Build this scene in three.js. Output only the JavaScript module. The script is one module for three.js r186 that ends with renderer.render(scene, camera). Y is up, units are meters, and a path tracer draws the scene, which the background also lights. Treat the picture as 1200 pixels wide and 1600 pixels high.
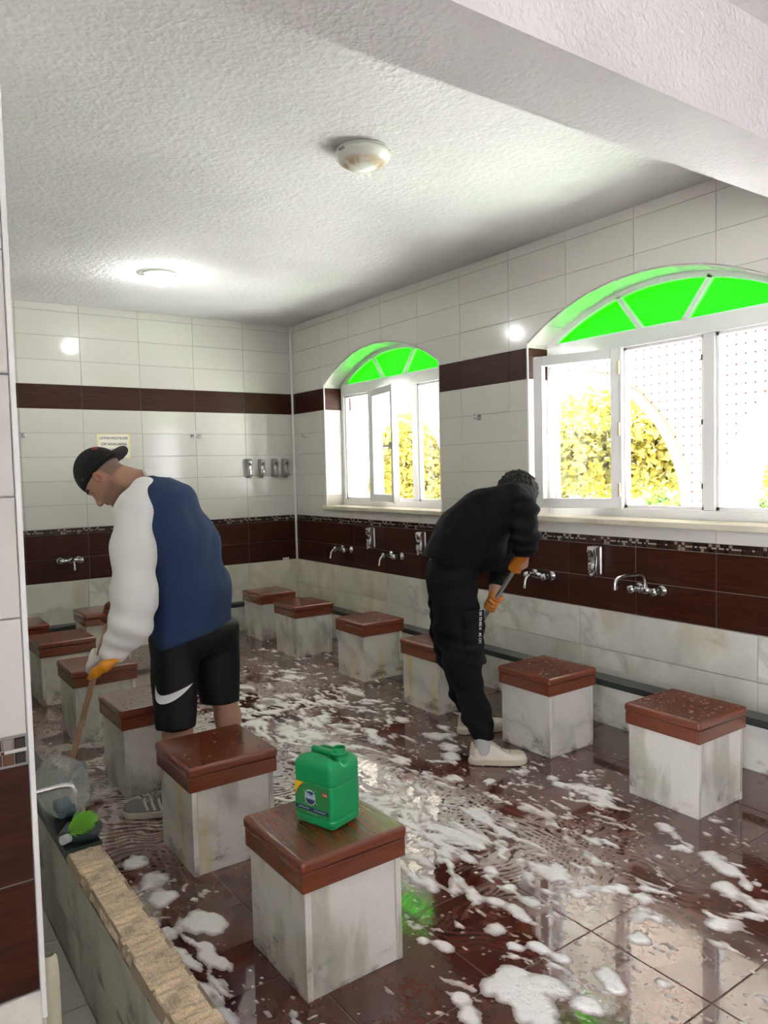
import * as THREE from 'three';
import { RoundedBoxGeometry } from 'three/addons/geometries/RoundedBoxGeometry.js';
import { mergeGeometries, mergeVertices, toCreasedNormals } from 'three/addons/utils/BufferGeometryUtils.js';
import { RectAreaLightUniformsLib } from 'three/addons/lights/RectAreaLightUniformsLib.js';
import { Brush, Evaluator, SUBTRACTION } from 'three-bvh-csg';

// ---------------------------------------------------------------- camera, sky, sun, exposure
RectAreaLightUniformsLib.init();
const scene = new THREE.Scene();
const renderer = new THREE.WebGLRenderer({ antialias: true });
renderer.toneMapping = THREE.LinearToneMapping;
renderer.toneMappingExposure = 16.8;
renderer.shadowMap.enabled = true;
const camera = new THREE.PerspectiveCamera(67.786, 1200 / 1600, 0.02, 200);
camera.position.set(-3.7179, 1.45, 6.8042);
camera.rotation.set(-0.05525, -0.61517, -0.02458, 'YXZ');
scene.background = new THREE.Color().setRGB(1.0, 1.02, 1.10);      // bright, even, hazy sky
scene.backgroundIntensity = 1.0;
const sun = new THREE.DirectionalLight(new THREE.Color().setRGB(1, 0.97, 0.94), 11);
sun.name = 'sun'; sun.position.set(16, 20.5, -1); sun.target.position.set(2, 0, 2);
sun.castShadow = true; sun.shadow.radius = 2;
Object.assign(sun.shadow.camera, { left: -16, right: 16, top: 16, bottom: -16, near: 1, far: 60 });
sun.shadow.mapSize.set(2048, 2048);
scene.add(sun, sun.target);

// ---------------------------------------------------------------- helpers
const V = (x, y, z) => new THREE.Vector3(x, y, z);
const { clamp, lerp, smoothstep } = THREE.MathUtils;
function rng(seed) { let a = seed >>> 0; return () => { a = (a + 0x6d2b79f5) | 0; let t = Math.imul(a ^ (a >>> 15), 1 | a); t = (t + Math.imul(t ^ (t >>> 7), 61 | t)) ^ t; return ((t ^ (t >>> 14)) >>> 0) / 4294967296; }; }
const R0 = rng(7);
function h2(x, y, s) { let n = Math.imul(x, 374761393) + Math.imul(y, 668265263) + Math.imul(s, 1274126177); n = Math.imul(n ^ (n >>> 13), 1274126177); return ((n ^ (n >>> 16)) >>> 0) / 4294967296; }
function vn(x, y, s = 0, p = 0) {          // value noise, period p when given
  const xi = Math.floor(x), yi = Math.floor(y), fx = x - xi, fy = y - yi, u = fx * fx * (3 - 2 * fx), v = fy * fy * (3 - 2 * fy);
  const w = (a) => (p ? ((a % p) + p) % p : a), x0 = w(xi), x1 = w(xi + 1), y0 = w(yi), y1 = w(yi + 1);
  return lerp(lerp(h2(x0, y0, s), h2(x1, y0, s), u), lerp(h2(x0, y1, s), h2(x1, y1, s), u), v);
}
function fbm(x, y, o, s = 0, p = 0) { let a = 0, k = 0.5, n = 0; for (let i = 0; i < o; i++) { a += k * vn(x, y, s + i, p); n += k; x *= 2; y *= 2; p *= 2; k *= 0.5; } return a / n; }
function vn3(x, y, z, s = 0) { const zi = Math.floor(z), f = z - zi, t = f * f * (3 - 2 * f); return lerp(vn(x, y, s + zi * 17), vn(x, y, s + zi * 17 + 17), t); }
function tex(w, h, fn, srgb = true) {      // fn(u, v, out) with colours 0..1
  const d = new Uint8Array(w * h * 4), c = [0, 0, 0];
  for (let j = 0, k = 0; j < h; j++) for (let i = 0; i < w; i++, k += 4) { fn((i + 0.5) / w, (j + 0.5) / h, c); d[k] = clamp(c[0], 0, 1) * 255; d[k + 1] = clamp(c[1], 0, 1) * 255; d[k + 2] = clamp(c[2], 0, 1) * 255; d[k + 3] = 255; }
  const t = new THREE.DataTexture(d, w, h); t.magFilter = THREE.LinearFilter; t.minFilter = THREE.LinearMipmapLinearFilter; t.generateMipmaps = true;
  t.wrapS = t.wrapT = THREE.RepeatWrapping; if (srgb) t.colorSpace = THREE.SRGBColorSpace; t.needsUpdate = true; return t;
}
const g1 = (v, c) => { c[0] = c[1] = c[2] = v; };
const std = (o) => new THREE.MeshStandardMaterial({ side: THREE.DoubleSide, ...o });
const phy = (o) => new THREE.MeshPhysicalMaterial({ side: THREE.DoubleSide, ...o });
const lin = (r, g, b) => new THREE.Color().setRGB(r, g, b);
const taken = {};
function numbered(n) { const k = taken[n] = (taken[n] ?? -1) + 1; return k ? n + '_' + String(k).padStart(3, '0') : n; }
function put(o, parent) { (parent ?? scene).add(o); o.traverse((x) => { if (x.isMesh) { x.castShadow = true; x.receiveShadow = true; } }); return o; }
function part(name, g, m, parent) { const o = new THREE.Mesh(g, m); o.name = name; return put(o, parent); }
function tag(o, label, category, group) { o.userData.label = label; o.userData.category = category; if (group) o.userData.group = group; return o; }
function thing(name, label, category, pos = [0, 0, 0], turn = 0, group) { const o = new THREE.Group(); o.name = numbered(name); o.position.set(...pos); o.rotation.y = turn; scene.add(o); return tag(o, label, category, group); }
function struct(name, g, m) { const o = new THREE.Mesh(g, m); o.name = name; o.userData.kind = 'structure'; return put(o); }
function stuff(o) { o.userData.kind = 'stuff'; return o; }
function bx(x0, x1, y0, y1, z0, z1) { const g = new THREE.BoxGeometry(x1 - x0, y1 - y0, z1 - z0); g.translate((x0 + x1) / 2, (y0 + y1) / 2, (z0 + z1) / 2); return worldUV(g); }
function rbx(x0, x1, y0, y1, z0, z1, r = 0.004, s = 2) { const g = new RoundedBoxGeometry(x1 - x0, y1 - y0, z1 - z0, s, r); g.translate((x0 + x1) / 2, (y0 + y1) / 2, (z0 + z1) / 2); return worldUV(g); }
function worldUV(g, ou = 0, ov = 0) {      // uv in metres from the dominant axis of each normal
  const p = g.attributes.position, n = g.attributes.normal, uv = new Float32Array(p.count * 2);
  for (let i = 0; i < p.count; i++) {
    const ax = Math.abs(n.getX(i)), ay = Math.abs(n.getY(i)), az = Math.abs(n.getZ(i));
    const [u, v] = ax >= ay && ax >= az ? [p.getZ(i), p.getY(i)] : ay >= az ? [p.getX(i), p.getZ(i)] : [p.getX(i), p.getY(i)];
    uv[2 * i] = u + ou; uv[2 * i + 1] = v + ov;
  }
  g.setAttribute('uv', new THREE.BufferAttribute(uv, 2)); return g;
}
const plain = (g) => { let q = g.index ? g.toNonIndexed() : g; for (const k of Object.keys(q.attributes)) if (!['position', 'normal', 'uv'].includes(k)) q.deleteAttribute(k); if (!q.attributes.uv) worldUV(q); return q; };
const merge = (l) => mergeGeometries(l.map(plain));
function tube(pts, r, seg = 24, rs = 10) { return new THREE.TubeGeometry(new THREE.CatmullRomCurve3(pts.map((p) => (p.isVector3 ? p : V(...p))), false, 'centripetal'), seg, r, rs, false); }
function rod(a, b, r0, r1 = r0, rs = 14) { const d = b.clone().sub(a), g = new THREE.CylinderGeometry(r1, r0, d.length(), rs, 1); g.applyQuaternion(new THREE.Quaternion().setFromUnitVectors(V(0, 1, 0), d.clone().normalize())); g.translate(...a.clone().add(b).multiplyScalar(0.5).toArray()); return g; }
const ball = (c, r, sx = 1, sy = 1, sz = 1, n = 14) => { const g = new THREE.SphereGeometry(r, n, Math.ceil(n * 0.7)); g.scale(sx, sy, sz); g.translate(...(c.toArray ? c.toArray() : c)); return g; };
const lathe = (pts, n = 24) => new THREE.LatheGeometry(pts.map(([x, y]) => new THREE.Vector2(x, y)), n);
// the frame of the photographer, for setting out figures at their measured distances
const FW = V(0.5764, -0.0552, -0.8153), RT = V(0.8163, -0.0245, 0.5787), UP = V(0.0520, 0.9982, -0.0308), F0 = 1190.83;
const at = (px, py, d) => camera.position.clone().addScaledVector(FW, d).addScaledVector(RT, (d * (px - 600)) / F0).addScaledVector(UP, (-d * (py - 800)) / F0);
const atFloor = (px, d, h = 0) => { const a = at(px, 800, d), b = at(px, 900, d), t = (h - a.y) / (b.y - a.y); return a.lerp(b, t); };

// surface nets over a signed distance field
function net(f, lo, hi, cell, color) {
  const nx = Math.ceil((hi.x - lo.x) / cell) + 1, ny = Math.ceil((hi.y - lo.y) / cell) + 1, nz = Math.ceil((hi.z - lo.z) / cell) + 1;
  const val = new Float32Array(nx * ny * nz), id = new Int32Array(nx * ny * nz).fill(-1), pos = [], idx = [], q = V(0, 0, 0);
  for (let k = 0, n = 0; k < nz; k++) for (let j = 0; j < ny; j++) for (let i = 0; i < nx; i++, n++) val[n] = f(q.set(lo.x + i * cell, lo.y + j * cell, lo.z + k * cell));
  const sx = 1, sy = nx, sz = nx * ny, corner = [0, sx, sy, sx + sy, sz, sx + sz, sy + sz, sx + sy + sz];
  const edges = [[0, 1], [2, 3], [4, 5], [6, 7], [0, 2], [1, 3], [4, 6], [5, 7], [0, 4], [1, 5], [2, 6], [3, 7]];
  for (let k = 0; k < nz - 1; k++) for (let j = 0; j < ny - 1; j++) for (let i = 0; i < nx - 1; i++) {
    const n = i + j * sy + k * sz; let m = 0;
    for (let c = 0; c < 8; c++) if (val[n + corner[c]] < 0) m |= 1 << c;
    if (m === 0 || m === 255) continue;
    let x = 0, y = 0, z = 0, e = 0;
    for (const [a, b] of edges) { const va = val[n + corner[a]], vb = val[n + corner[b]]; if (va < 0 === vb < 0) continue; const t = va / (va - vb); e++; x += lerp(a & 1, b & 1, t); y += lerp((a >> 1) & 1, (b >> 1) & 1, t); z += lerp(a >> 2, b >> 2, t); }
    id[n] = pos.length / 3; pos.push(lo.x + (i + x / e) * cell, lo.y + (j + y / e) * cell, lo.z + (k + z / e) * cell);
  }
  const quad = (a, b, c, d, flip) => { if (a < 0 || b < 0 || c < 0 || d < 0) return; flip ? idx.push(a, c, b, a, d, c) : idx.push(a, b, c, a, c, d); };
  for (let k = 1; k < nz - 1; k++) for (let j = 1; j < ny - 1; j++) for (let i = 1; i < nx - 1; i++) {
    const n = i + j * sy + k * sz, v = val[n] < 0;
    if (v !== val[n + sx] < 0) quad(id[n - sy - sz], id[n - sz], id[n], id[n - sy], !v);
    if (v !== val[n + sy] < 0) quad(id[n - sx - sz], id[n - sx], id[n], id[n - sz], !v);
    if (v !== val[n + sz] < 0) quad(id[n - sx - sy], id[n - sy], id[n], id[n - sx], !v);
  }
  const g = new THREE.BufferGeometry(); g.setAttribute('position', new THREE.BufferAttribute(new Float32Array(pos), 3)); g.setIndex(idx);
  const N = new Float32Array(pos.length), e = cell * 0.6, p = V(0, 0, 0), C = color ? new Float32Array(pos.length) : null;
  for (let i = 0; i < pos.length; i += 3) {
    const [x, y, z] = [pos[i], pos[i + 1], pos[i + 2]];
    const a = f(p.set(x + e, y, z)) - f(p.set(x - e, y, z)), b = f(p.set(x, y + e, z)) - f(p.set(x, y - e, z)), c = f(p.set(x, y, z + e)) - f(p.set(x, y, z - e)), l = Math.hypot(a, b, c) || 1;
    N[i] = a / l; N[i + 1] = b / l; N[i + 2] = c / l;
    if (C) { const q2 = color(p.set(x, y, z)); C[i] = q2[0]; C[i + 1] = q2[1]; C[i + 2] = q2[2]; }
  }
  g.setAttribute('normal', new THREE.BufferAttribute(N, 3)); if (C) g.setAttribute('color', new THREE.BufferAttribute(C, 3));
  return worldUV(g);
}
const smin = (a, b, k) => { const h = Math.max(k - Math.abs(a - b), 0) / k; return Math.min(a, b) - h * h * k * 0.25; };
const smax = (a, b, k) => -smin(-a, -b, k);
function cone(a, b, ra, rb) {              // rounded tapered limb
  const ab = b.clone().sub(a), l2 = ab.lengthSq();
  return (p) => { const x = p.x - a.x, y = p.y - a.y, z = p.z - a.z, t = clamp((x * ab.x + y * ab.y + z * ab.z) / l2, 0, 1), dx = x - t * ab.x, dy = y - t * ab.y, dz = z - t * ab.z; return Math.sqrt(dx * dx + dy * dy + dz * dz) - (ra + (rb - ra) * t); };
}
function chain(pts, k = 0.02) { const c = []; for (let i = 0; i + 1 < pts.length; i++) c.push(cone(pts[i][0], pts[i + 1][0], pts[i][1], pts[i + 1][1])); return (p) => { let d = c[0](p); for (let i = 1; i < c.length; i++) d = smin(d, c[i](p), k); return d; }; }
function blob(c, r, ax) {                  // ellipsoid, radii r along the axes ax
  const [X, Y, Z] = ax ?? [V(1, 0, 0), V(0, 1, 0), V(0, 0, 1)];
  return (p) => { const x = p.x - c.x, y = p.y - c.y, z = p.z - c.z, a = (x * X.x + y * X.y + z * X.z) / r[0], b = (x * Y.x + y * Y.y + z * Y.z) / r[1], d = (x * Z.x + y * Z.y + z * Z.z) / r[2], k0 = Math.sqrt(a * a + b * b + d * d), k1 = Math.sqrt((a / r[0]) ** 2 + (b / r[1]) ** 2 + (d / r[2]) ** 2); return k1 > 1e-9 ? (k0 * (k0 - 1)) / k1 : -Math.min(...r); };
}
const union = (k, ...fs) => (p) => { let d = fs[0](p); for (let i = 1; i < fs.length; i++) d = smin(d, fs[i](p), k); return d; };
const half = (pt, n) => { const m = n.clone().normalize(), w = m.dot(pt); return (p) => p.x * m.x + p.y * m.y + p.z * m.z - w; };   // keeps the side away from n
const cut = (f, h, k = 0.006) => (p) => smax(f(p), h(p), k);
function bounds(pts, pad) { const b = new THREE.Box3().setFromPoints(pts); b.expandByScalar(pad); return [b.min, b.max]; }
// ---------------------------------------------------------------- materials
const tPlaster = tex(1024, 1024, (u, v, c) => {
  const w = fbm(u * 8, v * 8, 2, 3, 8) * 2.2, a = fbm(u * 40 + w, v * 24 + w, 3, 5, 0), b = fbm(u * 90, v * 90, 2, 9, 90);
  g1(0.62 * (1 - Math.abs(2 * fbm(u * 32 + 0.3 * w, v * 32, 3, 21, 32) - 1)) + 0.38 * b + 0 * a, c);
}, false);
const tPatch = tex(512, 512, (u, v, c) => { const a = fbm(u * 5, v * 5, 5, 31, 5), k = 0.93 + 0.1 * (a - 0.5); c[0] = k; c[1] = k * 0.996; c[2] = k * 0.985; });
const tBrown = tex(512, 512, (u, v, c) => {
  const g = fbm(u * 6, v * 64, 4, 41, 0), s = vn(u * 10, v * 150, 45), k = 0.55 + 0.5 * g + 0.25 * (s - 0.5);
  c[0] = 0.33 * k + 0.02; c[1] = 0.205 * k + 0.012; c[2] = 0.15 * k + 0.012;
});
const tBrownBump = tex(512, 512, (u, v, c) => g1(0.6 * fbm(u * 6, v * 64, 3, 41, 0) + 0.4 * vn(u * 10, v * 150, 45), c), false);
function marbleTex(seed, warm, vein) {
  return tex(1024, 1024, (u, v, c) => {
    const wx = fbm(u * 4, v * 4, 4, seed, 4) - 0.5, wy = fbm(u * 4, v * 4, 4, seed + 9, 4) - 0.5, r = Math.abs(2 * fbm(u * 3 + 1.3 * wx + v * 3.0, v * 3 + 1.6 * wy, 4, seed + 20, 3) - 1);
    const cloud = fbm(u * 5 + wx, v * 2 + wy, 4, seed + 40, 5), vv = Math.pow(clamp(1 - r * 4.2, 0, 1), 1.6) * smoothstep(cloud, 0.4, 0.62), fine = vn(u * 220, v * 220, seed + 3, 220);
    const st = smoothstep(fbm(u * 7, v * 3, 4, seed + 77, 0), 0.55, 0.8);
    let k = 0.835 + 0.2 * (cloud - 0.5) - vein * 0.13 * vv + 0.025 * (fine - 0.5) - 0.06 * st;
    c[0] = k * (1 + 0.012 * warm + 0.02 * st); c[1] = k * (0.995 + 0.004 * warm); c[2] = k * (0.975 - 0.03 * warm - 0.05 * st);
  });
}
const tMarbleA = marbleTex(100, 0.2, 1), tMarbleB = marbleTex(300, 1.2, 0.55);
// soiled stool marble: mildew flecks along the lower edge and rusty streaks, each with a grain of its own (uv in metres, v = height)
const tStool = [0, 1, 2].map((s) => tex(512, 512, (u, v, c) => {
  const cl = fbm(u * 4, v * 4, 5, 500 + s * 50, 0), fine = vn(u * 180, v * 180, 7 + s), ve = Math.pow(clamp(1 - 6 * Math.abs(fbm(u * 3 + v * 2, v * 3, 4, 520 + s * 50) - 0.5), 0, 1), 2);
  const grime = smoothstep(fbm(u * 14, v * 22, 5, 540 + s * 9) + 0.55 * (0.1 - v) * 5, 0.66, 1.0) * smoothstep(fine, 0.05, 0.5), rust = s === 1 ? smoothstep(fbm(u * 9, v * 1.4, 4, 560), 0.6, 0.78) : 0, smear = smoothstep(fbm(u * 9, v * 3, 5, 571 + 13 * s), 0.53, 0.74);
  let k = 0.85 + 0.08 * (cl - 0.5) - 0.09 * ve - 0.14 * smear + 0.025 * (fine - 0.5); k *= 1 - 0.4 * grime;
  c[0] = k * (1 + 0.015 * rust); c[1] = k * (0.992 - 0.06 * rust); c[2] = k * (0.965 - 0.24 * rust - 0.05 * grime - 0.03 * smear);
}));
const tWood = [0, 1, 2].map((s) => tex(512, 512, (u, v, c) => {
  const w = fbm(u * 2, v * 7, 3, 700 + s) * 3, g = 0.5 + 0.5 * Math.sin(v * 46 + w * 5 + fbm(u * 1.5, v * 4, 2, 710 + s) * 9), f = vn(u * 14, v * 260, 720 + s), k = 0.75 + 0.06 * g * 0.7 + 0.13 * (f - 0.5) + 0.16 * (fbm(u * 3, v * 9, 3, 730 + s) - 0.5);
  c[0] = 0.56 * k + 0.01; c[1] = 0.29 * k; c[2] = 0.18 * k;
}));
const rep = (t, x, y = x) => { const q = t.clone(); q.repeat.set(x, y); q.needsUpdate = true; return q; };
const M = {
  plaster: std({ color: lin(0.84, 0.83, 0.85), map: rep(tPatch, 0.4), bumpMap: rep(tPlaster, 0.7), bumpScale: 0.005, roughness: 0.95 }),
  beam: std({ color: lin(0.82, 0.80, 0.82), map: rep(tPatch, 0.5), bumpMap: rep(tPlaster, 1.1), bumpScale: 0.005, roughness: 0.95 }),
  grout: std({ color: lin(0.30, 0.28, 0.265), roughness: 0.9 }),
  tile: [0, 1, 2].map((i) => phy({ color: lin(0.66 - 0.012 * i, 0.635 - 0.012 * i, 0.585 - 0.01 * i), roughness: 0.13, specularIntensity: 1.0 })),
  brown: phy({ color: lin(0.66, 0.46, 0.36), map: rep(tBrown, 1.6), bumpMap: rep(tBrownBump, 1.6), bumpScale: 0.0006, roughness: 0.36, specularIntensity: 0.45 }),
  marble: phy({ map: rep(tMarbleA, 0.8), roughness: 0.3, color: lin(1, 0.985, 0.95) }),
  marbleWarm: phy({ map: rep(tMarbleB, 0.8), roughness: 0.32, color: lin(1, 0.97, 0.9) }),
  stool: tStool.map((t) => phy({ map: rep(t, 1), roughness: 0.34, color: lin(1, 0.985, 0.955) })),
  wood: tWood.map((t) => phy({ map: t, roughness: 0.26, clearcoat: 0.6, clearcoatRoughness: 0.16 })),
  darkStone: phy({ color: lin(0.045, 0.055, 0.055), roughness: 0.25, map: rep(tPatch, 2) }),
  white: std({ color: lin(0.78, 0.78, 0.77), roughness: 0.7 }),
  pvc: phy({ color: lin(0.80, 0.79, 0.79), roughness: 0.3 }),
  trim: phy({ color: lin(0.82, 0.82, 0.8), roughness: 0.3 }),
  chrome: std({ color: lin(0.62, 0.62, 0.63), metalness: 1, roughness: 0.12 }),
  dullMetal: std({ color: lin(0.42, 0.41, 0.40), metalness: 1, roughness: 0.3 }),
  glass: phy({ color: lin(0.96, 0.98, 0.98), transmission: 1, roughness: 0.0, thickness: 0, ior: 1.45 }),
  green: phy({ color: lin(0.07, 0.7, 0.001), transmission: 1, roughness: 0.35, thickness: 0, ior: 1.45 }),
  brass: std({ color: lin(0.62, 0.5, 0.28), metalness: 1, roughness: 0.35 }),
  black: std({ color: lin(0.02, 0.02, 0.02), roughness: 0.6 }),
};

// ---------------------------------------------------------------- shell of the room
const H = 2.90, NEAR = 5.42, LEFT = -3.478, WEST = -6.6, SOUTH = 9.4;
const WIN = [{ z0: 0.607, z1: 2.31, sill: 1.125, spring: 2.262, apex: 2.525 }, { z0: 3.217, z1: 4.985, sill: 1.125, spring: 2.258, apex: 2.532 }];
for (const w of WIN) { w.c = (w.z0 + w.z1) / 2; const a = (w.z1 - w.z0) / 2, r = w.apex - w.spring; w.R = (a * a + r * r) / (2 * r); w.cy = w.apex - w.R; }
function winPath(w, d = 0, P = THREE.Path) {      // outline of a window opening, drawn in by d
  const p = new P(), a = (w.z1 - w.z0) / 2 - d, R = w.R - d, ys = w.cy + Math.sqrt(R * R - a * a), t = Math.asin(a / R);
  p.moveTo(w.c - a, w.sill); p.lineTo(w.c + a, w.sill); p.lineTo(w.c + a, ys);
  for (let i = 1; i < 28; i++) { const q = t - (2 * t * i) / 28; p.lineTo(w.c + R * Math.sin(q), w.cy + R * Math.cos(q)); }
  p.lineTo(w.c - a, ys); p.closePath(); return p;
}
function slabX(shape, x0, x1) { const g = new THREE.ExtrudeGeometry(shape, { depth: x1 - x0, bevelEnabled: false }); g.rotateY(-Math.PI / 2); g.translate(x1, 0, 0); return worldUV(g); }   // (z, y) outline to a slab across x

const rw = new THREE.Shape([[-0.35, -0.5], [SOUTH + 0.2, -0.5], [SOUTH + 0.2, H + 0.2], [-0.35, H + 0.2]].map((p) => new THREE.Vector2(...p)));
WIN.forEach((w) => rw.holes.push(winPath(w)));
const wallRight = struct('wall_right', slabX(rw, 0.0035, 0.3), M.grout);
const wallBack = struct('wall_back', bx(WEST - 0.2, 0.0035, -0.5, H + 0.2, -0.35, -0.0035), M.grout);
struct('wall_left', bx(LEFT - 0.2, LEFT - 0.0035, -0.5, H, 0.0, NEAR - 0.012), M.tile[0]);
const wallFront = struct('wall_front', bx(WEST, LEFT - 0.009, -0.5, H, NEAR - 0.2, NEAR - 0.0035), M.grout);
struct('ceiling', bx(WEST - 0.2, 0.0035, H, H + 0.2, -0.0035, SOUTH + 0.2), M.plaster);
struct('trim_1', bx(WEST, 0.0035, 2.53, H + 0.01, 5.12, NEAR), M.beam);
{ // the hall behind the photographer, with its doorway to the open air on the west side
  const ww = new THREE.Shape([[NEAR - 0.2, -0.5], [SOUTH + 0.2, -0.5], [SOUTH + 0.2, H + 0.2], [NEAR - 0.2, H + 0.2]].map((p) => new THREE.Vector2(...p)));
  ww.holes.push(new THREE.Path([[5.7, 0.0], [9.0, 0.0], [9.0, 2.55], [5.7, 2.55]].map((p) => new THREE.Vector2(...p))));
  struct('added_shade_pier', bx(-4.35, -4.02, -0.5, H, NEAR - 0.1, 6.4), M.white);  // unseen pier, added to keep doorway light off the near wall end
  struct('wall_entrance', slabX(ww, WEST - 0.2, WEST), M.white);
  const sw = new THREE.Shape([[WEST, -0.5], [0.0035, -0.5], [0.0035, H + 0.2], [WEST, H + 0.2]].map((p) => new THREE.Vector2(...p)));
  const g = new THREE.ExtrudeGeometry(sw, { depth: 0.2, bevelEnabled: false }); g.translate(0, 0, SOUTH); struct('wall_south', worldUV(g), M.white);
}

// wall tiles: one mesh each
const ROWS = [[2.834, H, 'w'], [2.632, 2.834, 'w'], [2.430, 2.632, 'w'], [2.228, 2.430, 'w'], [2.026, 2.228, 'b'], [1.824, 2.026, 'w'], [1.622, 1.824, 'w'], [1.420, 1.622, 'w'], [1.218, 1.420, 'w'], [1.020, 1.218, 'w'], [0.969, 1.020, 'm'], [0.768, 0.969, 'd'], [0.573, 0.768, 'd']];
const tMosaic = tex(512, 64, (u, v, c) => {
  const row = v < 0.4 ? 0 : v < 0.6 ? 1 : 2, n = row === 1 ? 36 : 22, i = Math.floor(u * n), f = u * n - i, fv = row === 0 ? v / 0.4 : row === 1 ? (v - 0.4) / 0.2 : (v - 0.6) / 0.4, e = f < 0.08 || f > 0.92 || fv < 0.07 || fv > 0.93, k = h2(i, row, 900);
  if (row === 1) { const w = k < 0.4 ? [0.66, 0.62, 0.57] : [0.2, 0.12, 0.1]; [c[0], c[1], c[2]] = e ? [0.42, 0.38, 0.34] : w; return; }
  const p = [[0.27, 0.17, 0.12], [0.2, 0.13, 0.1], [0.16, 0.12, 0.1], [0.55, 0.5, 0.46], [0.24, 0.13, 0.09]][Math.floor(k * 4.99) % 5];
  for (let q = 0; q < 3; q++) c[q] = e ? 0.16 - 0.02 * q : p[q];
});
M.mosaic = phy({ map: tMosaic, roughness: 0.25 });
const tileCache = {};
function tileGeo(w, h, stretch) {
  const key = [w.toFixed(4), h.toFixed(4), stretch].join();
  if (tileCache[key]) return tileCache[key];
  const c = 0.0013, t = 0.009, P = [], a = w / 2, b = h / 2, q = (...v) => P.push(...v[0], ...v[1], ...v[2], ...v[0], ...v[2], ...v[3]);
  const o = [[-a, -b], [a, -b], [a, b], [-a, b]], i = [[-a + c, -b + c], [a - c, -b + c], [a - c, b - c], [-a + c, b - c]];
  q(...i.map((p) => [...p, 0]));
  for (let k = 0; k < 4; k++) { const n = (k + 1) % 4; q([...o[k], -c], [...o[n], -c], [...i[n], 0], [...i[k], 0]); q([...o[k], -t], [...o[n], -t], [...o[n], -c], [...o[k], -c]); }
  const g = new THREE.BufferGeometry(); g.setAttribute('position', new THREE.BufferAttribute(new Float32Array(P), 3)); g.computeVertexNormals(); worldUV(g, R0() * 3, R0() * 3);
  if (stretch) { const uv = g.attributes.uv, p = g.attributes.position; for (let k = 0; k < p.count; k++) uv.setXY(k, (p.getX(k) + a) / 0.5, (p.getY(k) + b) / h); }
  return (tileCache[key] = g);
}
const tileMat = (k, i) => (k === 'w' ? M.tile[Math.floor(h2(i, 3, 77) * 3)] : k === 'b' || k === 'd' ? M.brown : M.mosaic);
const GAP = 0.0026, csg = new Evaluator(); csg.useGroups = false; csg.attributes = ['position', 'normal', 'uv'];
let tileNo = 0;
function tileAt(parent, axis, u0, u1, y0, y1, kind) {
  const w = u1 - u0 - GAP, h = y1 - y0 - GAP; if (w < 0.01) return null;
  const o = part('tile', tileGeo(w, h, kind === 'm'), tileMat(kind, tileNo++), parent);
  if (axis === 'back') o.position.set((u0 + u1) / 2, (y0 + y1) / 2, 0); else if (axis === 'right') { o.position.set(0, (y0 + y1) / 2, (u0 + u1) / 2); o.rotation.y = -Math.PI / 2; } else o.position.set((u0 + u1) / 2, (y0 + y1) / 2, NEAR);
  return o;
}
const backX = [0]; for (let k = 0; -(0.5274 + 0.4997 * k) > LEFT; k++) backX.push(-(0.5274 + 0.4997 * k)); backX.push(LEFT);
for (const [y0, y1, k] of ROWS) for (let i = 0; i + 1 < backX.length; i++) tileAt(wallBack, 'back', backX[i + 1], backX[i], y0, y1, k);
const rightZ = [0, 0.057]; for (let k = 0; k < 11; k++) rightZ.push(0.557 + 0.4997 * k);
const holes = WIN.map((w) => { const b = new Brush(slabX(new THREE.Shape(winPath(w, -0.001).getPoints()), -0.05, 0.05)); b.updateMatrixWorld(); return b; });
for (const [y0, y1, k] of ROWS) for (let i = 0; i + 1 < rightZ.length; i++) {
  const [a, b] = [rightZ[i], rightZ[i + 1]], w = WIN.findIndex((q) => b > q.z0 && a < q.z1 && y1 > q.sill && y0 < q.apex);
  if (w >= 0) {
    const q = WIN[w]; if (a > q.z0 && b < q.z1 && y0 > q.sill && y1 < q.spring) continue;
    const t = new Brush(plain(bx(0, 0.009, y0 + GAP / 2, y1 - GAP / 2, a + GAP / 2, b - GAP / 2))); t.updateMatrixWorld();
    const r = csg.evaluate(t, holes[w], SUBTRACTION), g = r.geometry; g.clearGroups();
    if (g.attributes.position && (g.index ? g.index.count : g.attributes.position.count) > 2) { const gg = g.toNonIndexed ? (g.index ? g.toNonIndexed() : g) : g; gg.computeVertexNormals(); part('tile', worldUV(gg), tileMat(k, tileNo++), wallRight); }
  } else tileAt(wallRight, 'right', a, b, y0, y1, k);
}
const frontX = [LEFT - 0.009, LEFT - 0.5, LEFT - 1.0];
for (const [y0, y1, k] of ROWS) if (k !== 'm') for (let i = 0; i + 1 < frontX.length; i++) tileAt(wallFront, 'front', frontX[i + 1], frontX[i], y0, y1, k);
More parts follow.
